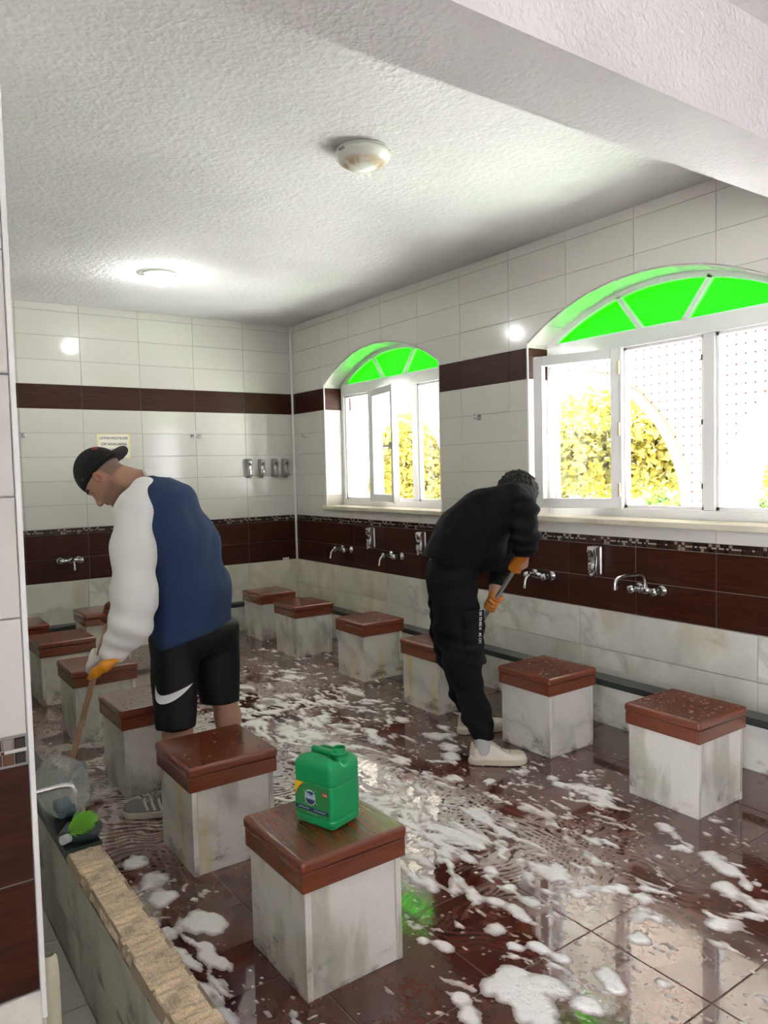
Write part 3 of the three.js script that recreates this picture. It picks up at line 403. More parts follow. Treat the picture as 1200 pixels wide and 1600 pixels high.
// ---------------------------------------------------------------- stools: marble pedestals with wooden lids
{
  const BW = 0.325, BD = 0.335, BH = 0.325, t = 0.02, variants = [0, 1, 2, 3, 4].map((v) => { const o = (g) => worldUV(g, [0.2, 0.5, 0.8, 0.35, 0.65][v], 0); return { side: o(rbx(-t / 2, t / 2, 0, BH, -BD / 2, BD / 2, 0.002, 1)), front: o(rbx(-BW / 2 + t + 0.001, BW / 2 - t - 0.001, 0, BH, -t / 2, t / 2, 0.0015, 1)) }; });
  const LW = 0.357, LD = 0.367;
  const boxUV = (g, along) => { const p = g.attributes.position, n = g.attributes.normal, uv = g.attributes.uv; for (let i = 0; i < p.count; i++) { const a = along === 'x' ? p.getX(i) : p.getZ(i), b = Math.abs(n.getY(i)) > 0.5 ? (along === 'x' ? p.getZ(i) : p.getX(i)) : p.getY(i) + (along === 'x' ? 0.3 : 0.1); uv.setXY(i, a * 1.6 + 0.4, b * 2.2 + 0.3); } return g; };
  const board = boxUV(new RoundedBoxGeometry(LW, 0.038, LD, 4, 0.013), 'x'), board2 = boxUV(new RoundedBoxGeometry(LW, 0.038, LD, 4, 0.013), 'z');
  const skx = boxUV(rbx(-LW / 2 + 0.005, LW / 2 - 0.005, 0, 0.054, -0.01, 0.01, 0.003, 1), 'x'), skz = boxUV(rbx(-0.01, 0.01, 0, 0.054, -LD / 2 + 0.026, LD / 2 - 0.026, 0.003, 1), 'z');
  const dropM = phy({ color: lin(0.9, 0.92, 0.93), roughness: 0.02, transmission: 0.9, thickness: 0.004, ior: 1.33 }), cap = new THREE.SphereGeometry(1, 8, 5, 0, Math.PI * 2, 0, Math.PI / 2);
  const info = [
    ['marble stool with a wooden lid carrying the green canister, nearest of all', 0, 0, 14, 1], ['marble stool with glossy orange-brown lid just behind the canister stool, rust-stained front', 1, 1, 26, 0], ['stool with water beads on its lid, partly hidden by the swoosh on the shorts', 2, 0, 60, 0],
    ['stool right behind the orange glove and the broom handle', 0, 1, 10, 0], ['stool by the left tiled wall edge, lid fully seen, behind the broom stool', 2, 2, 0, 0], ['farthest left stool, only its lid shows above the one before it', 0, 2, 0, 0], ['stool against the back wall behind the white sleeve and broom top', 1, 2, 0, 0],
    ['nearest stool of the right row, lid speckled with suds, white marble sides', 0, 0, 90, 1], ['stool of the right row beside the white sneaker, veined right side', 2, 1, 60, 1], ['stool of the right row half hidden by the black trousers', 1, 0, 70, 1],
    ['stool of the right row standing alone just left of the black trousers, foamy lid', 1, 1, 70, 1], ['second farthest stool of the right row, overlapping the farthest one', 0, 1, 14, 1], ['farthest stool of the right row, touching the navy sweater in the photo', 2, 0, 0, 1]];
  SPOTS.forEach(([x, z], i) => {
    const [label, v, wv, drops, alt] = info[i], r = rng(900 + i), s = thing('marble_stool', label, 'stool', [x + BW / 2, 0, z - BD / 2], (r() - 0.5) * 0.015, 'marble stools with wooden lids');
    const mat = M.stool[v], G = variants[i % 5], G2 = variants[(i + 2) % 5];
    for (const sx of [-1, 1]) { const o = part('side_panel', sx < 0 ? G.side : G2.side, mat, s); o.position.x = sx * (BW / 2 - t / 2); }
    for (const sz of [-1, 1]) { const o = part('front_panel', sz > 0 ? G2.front : G.front, M.stool[(v + (sz > 0 ? 0 : 1)) % 3], s); o.position.z = sz * (BD / 2 - t / 2 - 0.003); }
    const lid = part('lid', alt ? board2 : board, M.wood[wv], s); lid.position.y = 0.386;
    for (const sz of [-1, 1]) { const o = part('lid_skirt', skx, M.wood[wv], lid); o.position.set(0, -0.386 + 0.3135, sz * (LD / 2 - 0.0155)); }
    for (const sx of [-1, 1]) { const o = part('lid_skirt', skz, M.wood[wv], lid); o.position.set(sx * (LW / 2 - 0.0155), -0.386 + 0.3135, 0); }
    if (drops) {
      const g = []; for (let k = 0; k < drops; k++) { const q = cap.clone(), rr = 0.0016 + 0.0042 * r() * r(); q.scale(rr * (1 + r()), rr * 0.45, rr * (1 + 1.5 * r())); q.rotateY(r() * 6); q.translate((r() - 0.5) * (LW - 0.05), 0.0191, (r() - 0.5) * (LD - 0.05)); g.push(q); }
      stuff(part('water_beads', merge(g), dropM, lid));
    }
  });
}

// ---------------------------------------------------------------- taps, soap dispensers, hooks
function tapAt(pos, turn, kind, label, swivel = 0, reach = 1.38) {     // local: wall at x = 0, room towards -x, the two inlets along z
  const T = thing('wall_tap', label, 'tap', pos, turn, 'chrome wall taps');
  const rosette = lathe([[0, 0], [0.031, 0], [0.032, 0.004], [0.027, 0.012], [0.014, 0.02], [0.012, 0.045], [0, 0.045]]); rosette.rotateZ(Math.PI / 2);
  for (const s of [-1, 1]) {
    const r = part('rosette', rosette, M.chrome, T); r.position.set(0, 0, s * 0.075);
    const k = lathe([[0, 0], [0.013, 0], [0.013, 0.012], [0.02, 0.014], [0.023, 0.022], [0.0225, 0.034], [0.016, 0.042], [0, 0.044]]); k.rotateZ(Math.PI / 2); const q = part('knob', k, M.chrome, T); q.position.set(-0.055, 0, s * 0.075);
    part('knob_grip', merge([0, 1, 2, 3].map((i) => { const a = (i * Math.PI) / 2 + 0.5; return ball(V(-0.084, 0.019 * Math.cos(a), s * 0.075 + 0.019 * Math.sin(a)), 0.008); })), M.chrome, T);
  }
  part('body', merge([rod(V(-0.045, 0, -0.09), V(-0.045, 0, 0.09), 0.0165), ball(V(-0.048, 0, 0), 0.024, 1, 1, 1.5)]), M.chrome, T);
  if (kind === 'swan') { const sp = part('spout', merge([tube([[-0.05, 0.02, 0], [-0.052, 0.05, 0], [-0.058, 0.078, 0], [-0.085, 0.094, 0], [-0.14, 0.098, 0], [-0.2, 0.098, 0], [-0.228, 0.09, 0], [-0.24, 0.07, 0], [-0.242, 0.048, 0]], 0.0088, 40), rod(V(-0.242, 0.05, 0), V(-0.242, 0.03, 0), 0.0105), rod(V(-0.05, 0.012, 0), V(-0.05, 0.034, 0), 0.014)]).translate(0.05, 0, 0), M.chrome, T); sp.position.x = -0.05; sp.rotation.y = swivel; sp.scale.x = reach; }
  else part('spout', merge([tube([[-0.055, 0, 0], [-0.09, 0.008, 0], [-0.12, 0.01, 0], [-0.15, 0.0, 0], [-0.17, -0.025, 0], [-0.176, -0.055, 0]], 0.0098, 30), rod(V(-0.176, -0.05, 0), V(-0.176, -0.07, 0), 0.0115)]), M.chrome, T);
  return T;
}
tapAt([-0.0, 0.735, 4.157], 0, 'swan', 'chrome wall tap with long swan-neck spout below the large window');
tapAt([-0.0, 0.738, 3.342], 0, 'bib', 'chrome wall tap just right of the orange gloves of the man in black');
tapAt([-0.0, 0.738, 1.71], 0, 'bib', 'chrome wall tap under the small window, the second from the corner');
tapAt([-0.0, 0.738, 0.945], 0, 'bib', 'chrome wall tap under the small window, nearest to the corner');
tapAt([-0.0, 0.735, 4.98], 0, 'bib', 'chrome wall tap cut off by the right edge of the photo');
tapAt([-2.19, 0.75, 0.0], Math.PI / 2, 'bib', 'chrome wall tap on the brown tiles of the back wall');
tapAt([LEFT + 0.016, 0.605, 4.8], Math.PI, 'swan', 'chrome swan-neck tap in the left foreground over the plastic bag', 0, 1).scale.setScalar(0.75);
for (const t of scene.children.filter((o) => o.name.startsWith('wall_tap'))) t.traverse((o) => { o.castShadow = true; });

function dispenser(pos, turn, label, old) {   // local: wall at x = 0, room towards -x
  const D = thing('soap_dispenser', label, 'soap dispenser', pos, turn, 'chrome soap dispensers'), m = old ? M.dullMetal : M.chrome;
  part('back_plate', rbx(-0.03, 0, -0.09, 0.09, -0.042, 0.042, 0.014, 3), m, D);
  const s = new THREE.Shape(); s.moveTo(-0.028, -0.082); s.lineTo(-0.05, -0.082); s.quadraticCurveTo(-0.066, -0.06, -0.058, -0.02); s.quadraticCurveTo(-0.05, 0.02, -0.066, 0.055); s.quadraticCurveTo(-0.07, 0.082, -0.05, 0.084); s.lineTo(-0.028, 0.084); s.closePath();
  const g = new THREE.ExtrudeGeometry(s, { depth: 0.05, bevelEnabled: true, bevelSize: 0.006, bevelThickness: 0.008, bevelSegments: 3, curveSegments: 10 }); g.translate(0, 0, -0.025); part('shell', toCreasedNormals(g, 0.7), m, D);
  part('push_lever', rbx(-0.082, -0.06, -0.05, -0.012, -0.015, 0.015, 0.006, 2), m, D); part('nozzle', rbx(-0.075, -0.05, -0.095, -0.078, -0.012, 0.012, 0.005, 2), m, D);
  part('level_window', rbx(-0.0735, -0.064, 0.03, 0.066, -0.006, 0.006, 0.003, 1), M.black, D);
  return D;
}
dispenser([0, 0.872, 3.79], 0, 'chrome soap dispenser left of the swan-neck tap under the large window');
dispenser([0, 0.868, 1.385], 0, 'chrome soap dispenser under the small window between two taps');
dispenser([0, 0.868, 2.09], 0, 'chrome soap dispenser half hidden by the lower back of the man in black');
[-0.515, -0.378, -0.236, -0.122].forEach((x, i) => { const d = dispenser([x, 1.495, 0], Math.PI / 2, ['leftmost of the four soap dispensers on the white back wall', 'second from left of the four soap dispensers on the back wall, rusty base', 'third from left of the four soap dispensers on the back wall', 'rightmost of the four soap dispensers, next to the corner'][i], true); d.scale.set(0.9, 1, 0.72); });
function hook(pos, turn, label, n = 1) {
  const Hk = thing('wall_hook', label, 'hook', pos, turn, 'chrome coat hooks');
  for (let i = 0; i < n; i++) { const z = (i - (n - 1) / 2) * 0.062; part('hook_plate', rbx(-0.004, 0, -0.02, 0.02, z - 0.02, z + 0.02, 0.0015, 1), M.chrome, Hk); part('hook_arm', merge([tube([[-0.003, -0.006, z], [-0.025, -0.012, z], [-0.045, -0.006, z], [-0.05, 0.015, z]], 0.0048, 16, 8), ball(V(-0.05, 0.018, z), 0.0075)]), M.chrome, Hk); }
  return Hk;
}
hook([0, 1.806, 2.75], 0, 'chrome coat hook on the white tiles between the two windows'); hook([0, 1.796, 0.265], 0, 'chrome coat hook on the right wall close to the corner');
hook([-1.03, 1.80, 0], Math.PI / 2, 'double chrome coat hook in the middle of the back wall', 2); hook([-2.5, 1.80, 0], Math.PI / 2, 'chrome coat hook at the left end of the back wall');
tag(part('soap_bar', rbx(-0.17, -0.1, 0.5725, 0.596, 0.002, 0.017, 0.006, 2), M.white), 'small white soap bar on the marble ledge near the corner', 'soap');

// paper notice taped to the back wall
{
  const c = document.createElement('canvas'); c.width = 512; c.height = 384; const k = c.getContext('2d');
  k.fillStyle = '#efeade'; k.fillRect(0, 0, 512, 384); k.fillStyle = '#e9dfa6'; k.fillRect(0, 0, 512, 16); k.fillRect(0, 368, 512, 16); k.fillRect(0, 0, 26, 384); k.fillRect(486, 0, 26, 384);
  k.fillStyle = '#2b2926'; k.font = 'bold 50px sans-serif'; k.textAlign = 'center'; k.fillText('LÜTFEN PEÇETELERİ', 256, 88, 440); k.fillText('ÇÖP KOVALARINA', 256, 180, 400); k.fillText('ATINIZ', 256, 272, 220);
  const t = new THREE.CanvasTexture(c); t.colorSpace = THREE.SRGBColorSpace;
  const N = thing('paper_notice', 'taped paper notice on the back wall behind the cap', 'notice', [-1.778, 1.715, 0.0015]);
  const sheet = new THREE.PlaneGeometry(0.285, 0.215, 6, 6); part('sheet', sheet, std({ map: t, roughness: 0.7 }), N);
}

// ---------------------------------------------------------------- ceiling lamps
function lamp(x, z, lit, label) {
  const L = thing('ceiling_lamp', label, 'lamp', [x, H, z], 0, 'round ceiling lamps');
  part('base_plate', lathe([[0, 0], [0.118, 0], [0.122, -0.006], [0.12, -0.018], [0.1, -0.024], [0, -0.024]], 40), phy({ color: lin(0.72, 0.73, 0.68), roughness: 0.4 }), L);
  const prof = [[0.124, -0.016], [0.128, -0.024], [0.124, -0.036], [0.112, -0.052], [0.094, -0.064], [0.078, -0.07], [0.074, -0.076], [0.056, -0.082], [0.03, -0.087], [0, -0.089]];
  const bowl = lathe(prof, 48), col = new Float32Array(bowl.attributes.position.count * 3), p = bowl.attributes.position;
  for (let i = 0; i < p.count; i++) { const r = Math.hypot(p.getX(i), p.getZ(i)), a = Math.atan2(p.getZ(i), p.getX(i)), d = lit ? 0 : smoothstep(0.105 - Math.abs(r - 0.078), 0.07, 0.1) * smoothstep(fbm(a * 2 + 7, r * 30, 3, 2001), 0.32, 0.6); col[3 * i] = lerp(0.80, 0.56, d); col[3 * i + 1] = lerp(0.82, 0.40, d); col[3 * i + 2] = lerp(0.75, 0.22, d); }
  bowl.setAttribute('color', new THREE.BufferAttribute(col, 3));
  part('glass_bowl', bowl, phy({ vertexColors: true, roughness: 0.2, ...(lit ? { emissive: lin(0.9, 1, 0.92), emissiveIntensity: 0.16 } : {}) }), L);
  for (let i = 0; i < 3; i++) { const a = 0.9 + i * 2.094, c = Math.cos(a), s = Math.sin(a); part('clip', merge([-1, 0, 1].map((k) => ball(V(c * 0.127 - s * 0.013 * k, -0.026, s * 0.127 + c * 0.013 * k), 0.0062))), M.chrome, L); }
  if (lit) { const q = new THREE.PointLight(lin(0.96, 1, 0.97), 0.05); q.name = 'ceiling_lamp_light'; q.position.set(0, -0.135, 0); q.castShadow = true; q.shadow.radius = 2; L.add(q); }
}
lamp(-1.72, 3.88, false, 'unlit round ceiling lamp with brown-stained glass bowl, nearer one'); lamp(-1.785, 1.345, true, 'lit round ceiling lamp glowing white near the back wall');

// ---------------------------------------------------------------- green canister
{
  const J = thing('plastic_canister', 'green plastic canister of cleaner standing on the nearest wooden lid', 'canister', [-2.582, 0.4055, 4.866], 0);
  const W = 0.158, D = 0.132, HB = 0.172, HT = 0.215; J.rotation.y = Math.atan2(-0.957, 0.289) ;   // local +z looks out through the label
  const rbox = (p, hx, hy, hz, cy, r) => { const x = Math.abs(p.x) - hx + r, y = Math.abs(p.y - cy) - hy + r, z = Math.abs(p.z) - hz + r; return Math.hypot(Math.max(x, 0), Math.max(y, 0), Math.max(z, 0)) + Math.min(Math.max(x, y, z), 0) - r; };
  const f = (p) => {
    const y = p.y, top = clamp((y - 0.15) / (HT - 0.15), 0, 1);
    let d = rbox(p, W / 2 , HT / 2, D / 2, HT / 2, 0.022);
    d = smax(d, (Math.abs(p.z) * 0.62 + y * 0.78) - (0.0 + 0.187 + 0.002), 0.012);               // sloping shoulders front and back
    d = smax(d, (Math.abs(p.x) * 0.62 + y * 0.78) - 0.195, 0.014);
    const groove = Math.min(Math.abs(y - 0.032), Math.abs(y - 0.132)); d += 0.0016 * smoothstep(0.004 - groove, 0, 0.003);
    d = smax(d, -(rbox(p, 0.06, 0.03, 0.03, 0.213, 0.012)), 0.01);                                // well under the handle
    d = smax(d, -(rbox({ x: p.x, y: p.y, z: p.z }, 0.09, 0.016, 0.012, 0.2, 0.01) ), 0.008);
    const hx = p.x + 0.012, bar = Math.hypot(Math.max(Math.abs(hx) - 0.036, 0), y - 0.207, p.z) - 0.0105; d = smin(d, bar, 0.004);
    d = smin(d, Math.max(Math.hypot(p.x - 0.052, p.z) - 0.0195, Math.abs(y - 0.2) - 0.033), 0.004);
    d = smin(d, Math.max(Math.abs(Math.hypot(p.x - 0.052, p.z) - 0.0205) - 0.0025, Math.abs(y - 0.214) - 0.002), 0.002);
    d = smax(d, -Math.max(Math.hypot(p.x - 0.052, p.z) - 0.0155, 0.18 - y), 0.002);
    return d;
  };
  part('body', net(f, V(-0.095, -0.008, -0.08), V(0.095, 0.24, 0.08), 0.0026), phy({ color: lin(0.0, 0.33, 0.1), roughness: 0.34, clearcoat: 0.2 }), J);
  const c = document.createElement('canvas'); c.width = 640; c.height = 420; const k = c.getContext('2d');
  k.fillStyle = '#2f8a4a'; k.fillRect(0, 0, 640, 420); k.fillStyle = '#f2c51d'; k.beginPath(); k.moveTo(0, 0); k.lineTo(190, 0); k.quadraticCurveTo(70, 40, 0, 200); k.fill(); k.strokeStyle = '#c8391f'; k.lineWidth = 10; k.beginPath(); k.moveTo(190, 2); k.quadraticCurveTo(70, 40, 2, 200); k.stroke();
  k.strokeStyle = 'rgba(230,255,230,0.8)'; k.lineWidth = 5; for (const a of [-0.8, 2.4, 0.5, 3.7]) { k.beginPath(); k.moveTo(285, 180); k.lineTo(285 + 160 * Math.cos(a), 180 + 160 * Math.sin(a)); k.stroke(); }
  k.fillStyle = '#e8eef2'; k.beginPath(); k.arc(285, 180, 104, 0, 7); k.fill(); k.save(); k.beginPath(); k.arc(285, 180, 95, 0, 7); k.clip();
  k.fillStyle = '#cfd8e6'; k.fillRect(150, 60, 300, 240); k.fillStyle = '#1d3f7c'; k.beginPath(); k.moveTo(190, 130); k.quadraticCurveTo(280, 70, 390, 120); k.quadraticCurveTo(330, 130, 300, 150); k.quadraticCurveTo(250, 120, 190, 130); k.fill(); k.fillStyle = '#24306f'; k.fillRect(180, 205, 220, 80); k.fillStyle = '#a8233a'; k.beginPath(); k.moveTo(240, 285); k.quadraticCurveTo(330, 270, 390, 215); k.lineTo(400, 290); k.fill(); k.restore();
  k.fillStyle = '#8fa4bd'; k.fillRect(183, 148, 204, 54); k.fillStyle = '#ffffff'; k.font = 'bold 38px sans-serif'; k.textAlign = 'center'; k.fillText('DOMESTOS', 285, 189, 196);
  k.fillStyle = '#c22b34'; k.fillRect(520, 60, 88, 58); k.fillStyle = '#ffffff'; k.font = 'bold 40px sans-serif'; k.fillText('3.2L', 564, 104, 78);
  k.fillStyle = '#14245f'; k.fillRect(10, 312, 612, 52); k.fillStyle = '#b9c3e0'; for (const [x, w] of [[60, 200], [350, 220]]) for (let i = 0; i < w; i += 17) k.fillRect(x + i, 328, 12, 16); k.fillStyle = '#a6c9ae'; for (let i = 0; i < 200; i += 14) k.fillRect(210 + i, 384, 10, 9);
  const t = new THREE.CanvasTexture(c); t.colorSpace = THREE.SRGBColorSpace;
  const g = new THREE.PlaneGeometry(0.136, 0.094, 8, 2); g.translate(0, 0.082, D / 2 + 0.0008); part('label', g, phy({ map: t, roughness: 0.35 }), J);
}

// ---------------------------------------------------------------- things on and by the near left curb
{
  const B = thing('scrubbing_brush', 'bright green bristle brush lying on the curb end by the swan-neck tap', 'brush', [-3.12, 0.252, 4.2], -0.5);
  const r = rng(55), bl = []; for (let i = 0; i < 1100; i++) { const d = V(0.35 + 0.9 * r(), 0.05 + 0.75 * r(), 1.5 * (r() - 0.5)).normalize(), l = 0.028 + 0.016 * r(), c = V(-0.015 + 0.03 * (r() - 0.5), 0.022, 0.05 * (r() - 0.5)); bl.push(rod(c, c.clone().addScaledVector(d, l), 0.0013, 0.0008, 4)); }
  stuff(part('bristles', merge(bl), std({ color: lin(0.3, 0.72, 0.08), roughness: 0.6 }), B));
  B.scale.setScalar(1.35); part('brush_head', rbx(-0.045, 0.045, 0.0, 0.028, -0.035, 0.035, 0.01, 3), phy({ color: lin(0.02, 0.05, 0.05), roughness: 0.3 }), B);
  part('ferrule', rod(V(-0.02, 0.014, 0.03), V(-0.03, 0.016, 0.048), 0.011), M.white, B);
  const P = new THREE.SphereGeometry(1, 48, 32), p = P.attributes.position;
  for (let i = 0; i < p.count; i++) { const x = p.getX(i), y = p.getY(i), z = p.getZ(i), n = 1 + 0.5 * (fbm(x * 2.5 + 9, y * 2.5 + z * 2, 4, 2101) - 0.5); p.setXYZ(i, x * 0.085 * n, 0.085 + Math.max(-0.62, y) * 0.1 * n, z * 0.16 * n); }
  P.computeVertexNormals(); P.translate(-3.13, 0.258, 3.93);
  const bag = thing('plastic_bag', 'crumpled clear plastic bag on the curb behind the green brush', 'bag');
  part('film', toCreasedNormals(P, 0.35), phy({ color: lin(0.85, 0.87, 0.85), transmission: 0.86, roughness: 0.16, thickness: 0 }), bag);
  part('blue_sponge', rbx(-3.17, -3.11, 0.262, 0.305, 3.93, 4.03, 0.012), std({ color: lin(0.05, 0.12, 0.2), roughness: 0.9 }), bag);
  const box = thing('dark_tray', 'dark green plastic tray under the green brush at the end of the coping', 'tray');
  part('tray', merge([bx(-3.2, -3.088, 0.2505, 0.256, 4.13, 4.268), bx(-3.2, -3.088, 0.256, 0.262, 4.264, 4.268)]), phy({ color: lin(0.015, 0.035, 0.03), roughness: 0.3 }), box);
  B.position.set(-3.135, 0.2575, 4.19);
  const e = thing('plastic_profile', 'white plastic pipe end with yellow grime at the lower left corner', 'pipe');
  const a = V(-3.402, -0.147, 5.03), prof = lathe([[0.013, 0], [0.02, 0], [0.02, 0.5], [0.017, 0.535], [0.012, 0.545]], 20); prof.translate(a.x, a.y, a.z); part('pipe', prof, phy({ color: lin(0.72, 0.68, 0.52), roughness: 0.4 }), e);
}
// ---------------------------------------------------------------- people
const ax = (r, u, f) => RT.clone().multiplyScalar(r).addScaledVector(UP, u).addScaledVector(FW, f).normalize();
const CM = {
  skin: phy({ vertexColors: true, roughness: 0.5 }), navy: std({ color: lin(0.015, 0.036, 0.105), roughness: 0.85 }), fleece: std({ color: lin(0.86, 0.85, 0.84), roughness: 0.95 }),
  shorts: phy({ color: lin(0.005, 0.005, 0.0065), roughness: 0.55, specularIntensity: 0.5 }), black: phy({ color: lin(0.0042, 0.0042, 0.0056), roughness: 0.85, specularIntensity: 0.4 }),
  cap: std({ color: lin(0.012, 0.012, 0.013), roughness: 0.9 }), brim: std({ color: lin(0.03, 0.024, 0.022), roughness: 0.9 }), glove: phy({ color: lin(0.76, 0.74, 0.69), roughness: 0.7 }), orange: phy({ color: lin(0.78, 0.30, 0.01), roughness: 0.45 }), orangeDark: phy({ color: lin(0.52, 0.17, 0.015), roughness: 0.5 }),
  shoe: phy({ color: lin(0.70, 0.65, 0.57), roughness: 0.55 }), sole: std({ color: lin(0.55, 0.49, 0.38), roughness: 0.7 }), lace: std({ color: lin(0.52, 0.45, 0.31), roughness: 0.9 }), sock: std({ color: lin(0.5, 0.5, 0.48), roughness: 0.95 }), grey: std({ color: lin(0.2, 0.19, 0.18), roughness: 0.8 }), hair: std({ color: lin(0.012, 0.010, 0.009), roughness: 0.85 }),
};
const fold = (p, a, s, k) => a * (vn3(p.x * s, p.y * s * k, p.z * s, 3001) - 0.5);
function sneaker(o, heel, dir, up, mats, L = 0.295) {     // heel point on the floor, dir towards the toe
  const d = dir.clone().setY(0).normalize(), s = V(-d.z, 0, d.x), loc = (p) => { const q = p.clone().sub(heel); return { x: q.dot(d), y: q.y, z: q.dot(s) }; };
  const wid = (x) => 0.034 + 0.016 * smoothstep(x, 0.04, 0.2) - 0.022 * smoothstep(x, 0.23, 0.3);
  const plan = (q) => { const c = clamp(q.x, 0.045, L - 0.05), r = wid(q.x), dx = q.x - c; return Math.hypot(dx * (q.x < c ? 0.85 : 0.95), q.z) - r; };
  const fs = (p) => { const q = loc(p), pl = plan(q); return smax(pl - 0.007, Math.abs(q.y - 0.016) - 0.0145, 0.005); };
  const top = (x) => 0.054 + 0.07 * smoothstep(0.205 - x, 0, 0.14) - 0.022 * Math.exp(-(((x - 0.055) / 0.03) ** 2));
  const fu = (p) => { const q = loc(p); let t = smax(plan(q) - 0.002 + 0.35 * Math.max(0, q.y - 0.03) * (q.x > 0.08 ? 0.85 : 0.35), q.y - top(q.x), 0.02); t = Math.max(t, 0.02 - q.y); const ank = Math.hypot(q.x - 0.058, q.z) - 0.038; return smax(t, -Math.max(ank, 0.082 - q.y), 0.006); };
  const [lo, hi] = bounds([heel.clone(), heel.clone().addScaledVector(d, L), heel.clone().add(V(0, 0.13, 0))], 0.07);
  part('shoe_sole', net(fs, lo, hi, 0.005), mats[1], o); part('shoe', net(fu, lo, hi, 0.0045), mats[0], o);
  const seat = (x, z) => { let y = 0.14; const q = V(0, 0, 0); for (let k = 0; k < 80; k++, y -= 0.0015) { q.copy(heel).addScaledVector(d, x).addScaledVector(s, z).setY(y); if (fu(q) < 0.001) break; } return q.clone(); }, lg = []; for (let i = 0; i < 5; i++) { const x = 0.115 + i * 0.021, y = top(x) + 0.001, w = 0.02; lg.push(tube([-1, -0.5, 0, 0.5, 1].map((t) => seat(x + 0.012 * (t * t - 1) * (i % 2 ? 1 : -0.3), t * w * 1.1)), 0.0034, 12, 6)); }
  part('laces', merge(lg), mats[2], o);
  part('heel_tab', net((p) => { const q = loc(p); return Math.max(fu(p) - 0.0025, q.x - 0.03, 0.045 - q.y, q.y - 0.1); }, lo, hi, 0.005), mats[3] ?? mats[1], o);
}
function gripHand(o, c, axis, back, mat, mat2, wrist, r = 0.014, name = 'glove') {   // hand closed round a handle: back points from the handle to the back of the hand
  const a = axis.clone().normalize(), b = back.clone().addScaledVector(a, -back.dot(a)).normalize(), s = new THREE.Vector3().crossVectors(a, b);
  const P = (t, ang, rr) => c.clone().addScaledVector(a, t).addScaledVector(b, Math.cos(ang) * rr).addScaledVector(s, Math.sin(ang) * rr), fs = [];
  for (let i = 0; i < 4; i++) { const t = (i - 1.5) * 0.0215, R = r + 0.0105, rad = [0.0105, 0.011, 0.0108, 0.0095][i], len = [4.5, 5.0, 4.8, 4.2][i], pts = []; for (let k = 0; k <= 4; k++) pts.push([P(t, 0.45 + (len - 0.45) * (k / 4) * 0.82, R + (k === 1 ? 0.004 : 0)), rad * (1 - 0.05 * k)]); fs.push(chain(pts, 0.004)); }
  const palm = union(0.015, cone(P(-0.03, 0.1, r + 0.016), P(0.03, 0.1, r + 0.016), 0.016, 0.017), cone(P(-0.028, -0.75, r + 0.02), P(0.03, -0.75, r + 0.02), 0.016, 0.018), cone(P(0.0, -0.5, r + 0.024), wrist, 0.022, 0.03));
  const th = chain([[P(0.034, -1.0, r + 0.018), 0.014], [P(0.048, -1.9, r + 0.013), 0.0125], [P(0.04, -3.0, r + 0.011), 0.011]], 0.006);
  const f = (p) => { let d = palm(p); for (const q of fs) d = smin(d, q(p), 0.004); return smin(d, th(p), 0.007); };
  const [lo, hi] = bounds([c.clone(), wrist, P(0.06, 0, 0), P(-0.06, 0, 0)], 0.055);
  const g = net(f, lo, hi, 0.004);
  if (!mat2) return part(name, g, mat, o);
  return part(name, g, mat, o);
}
function headField(c, F, U, S) {             // skull, jaw, nose, ears; F face, U crown, S left ear
  const P = (f, u, s) => c.clone().addScaledVector(F, f).addScaledVector(U, u).addScaledVector(S, s);
  const skull = blob(P(-0.012, 0.03, 0), [0.098, 0.098, 0.076], [F, U, S]), face = blob(P(0.032, -0.035, 0), [0.062, 0.088, 0.06], [F, U, S]), jaw = cone(P(0.035, -0.088, 0), P(-0.02, -0.06, 0), 0.036, 0.05), chin = blob(P(0.075, -0.104, 0), [0.02, 0.018, 0.024], [F, U, S]);
  const brow = cone(P(0.078, 0.012, -0.035), P(0.078, 0.012, 0.035), 0.014, 0.014), nose = chain([[P(0.088, 0.002, 0), 0.009], [P(0.108, -0.034, 0), 0.013]], 0.01), tip = blob(P(0.108, -0.038, 0), [0.014, 0.012, 0.016], [F, U, S]), lips = union(0.006, cone(P(0.09, -0.063, -0.016), P(0.09, -0.063, 0.016), 0.007, 0.007), cone(P(0.089, -0.075, -0.013), P(0.089, -0.075, 0.013), 0.008, 0.008));
  const eyes = [-1, 1].map((k) => blob(P(0.092, -0.008, 0.034 * k), [0.016, 0.012, 0.018], [F, U, S])), ears = [-1, 1].map((k) => { const e = blob(P(-0.012, -0.018, 0.079 * k), [0.02, 0.033, 0.01], [F, U, S]), h = blob(P(-0.008, -0.016, 0.089 * k), [0.011, 0.02, 0.008], [F, U, S]); return (p) => smax(e(p), -h(p), 0.005); });
  return { P, f: (p) => { let d = smin(skull(p), face(p), 0.03); d = smin(d, jaw(p), 0.03); d = smin(d, chin(p), 0.02); d = smin(d, brow(p), 0.012); for (const e of eyes) d = smax(d, -e(p), 0.012); d = smin(d, nose(p), 0.01); d = smin(d, tip(p), 0.008); d = smin(d, lips(p), 0.006); for (const e of ears) d = smin(d, e(p), 0.006); return d; } };
}
const skinC = [0.46, 0.255, 0.17];

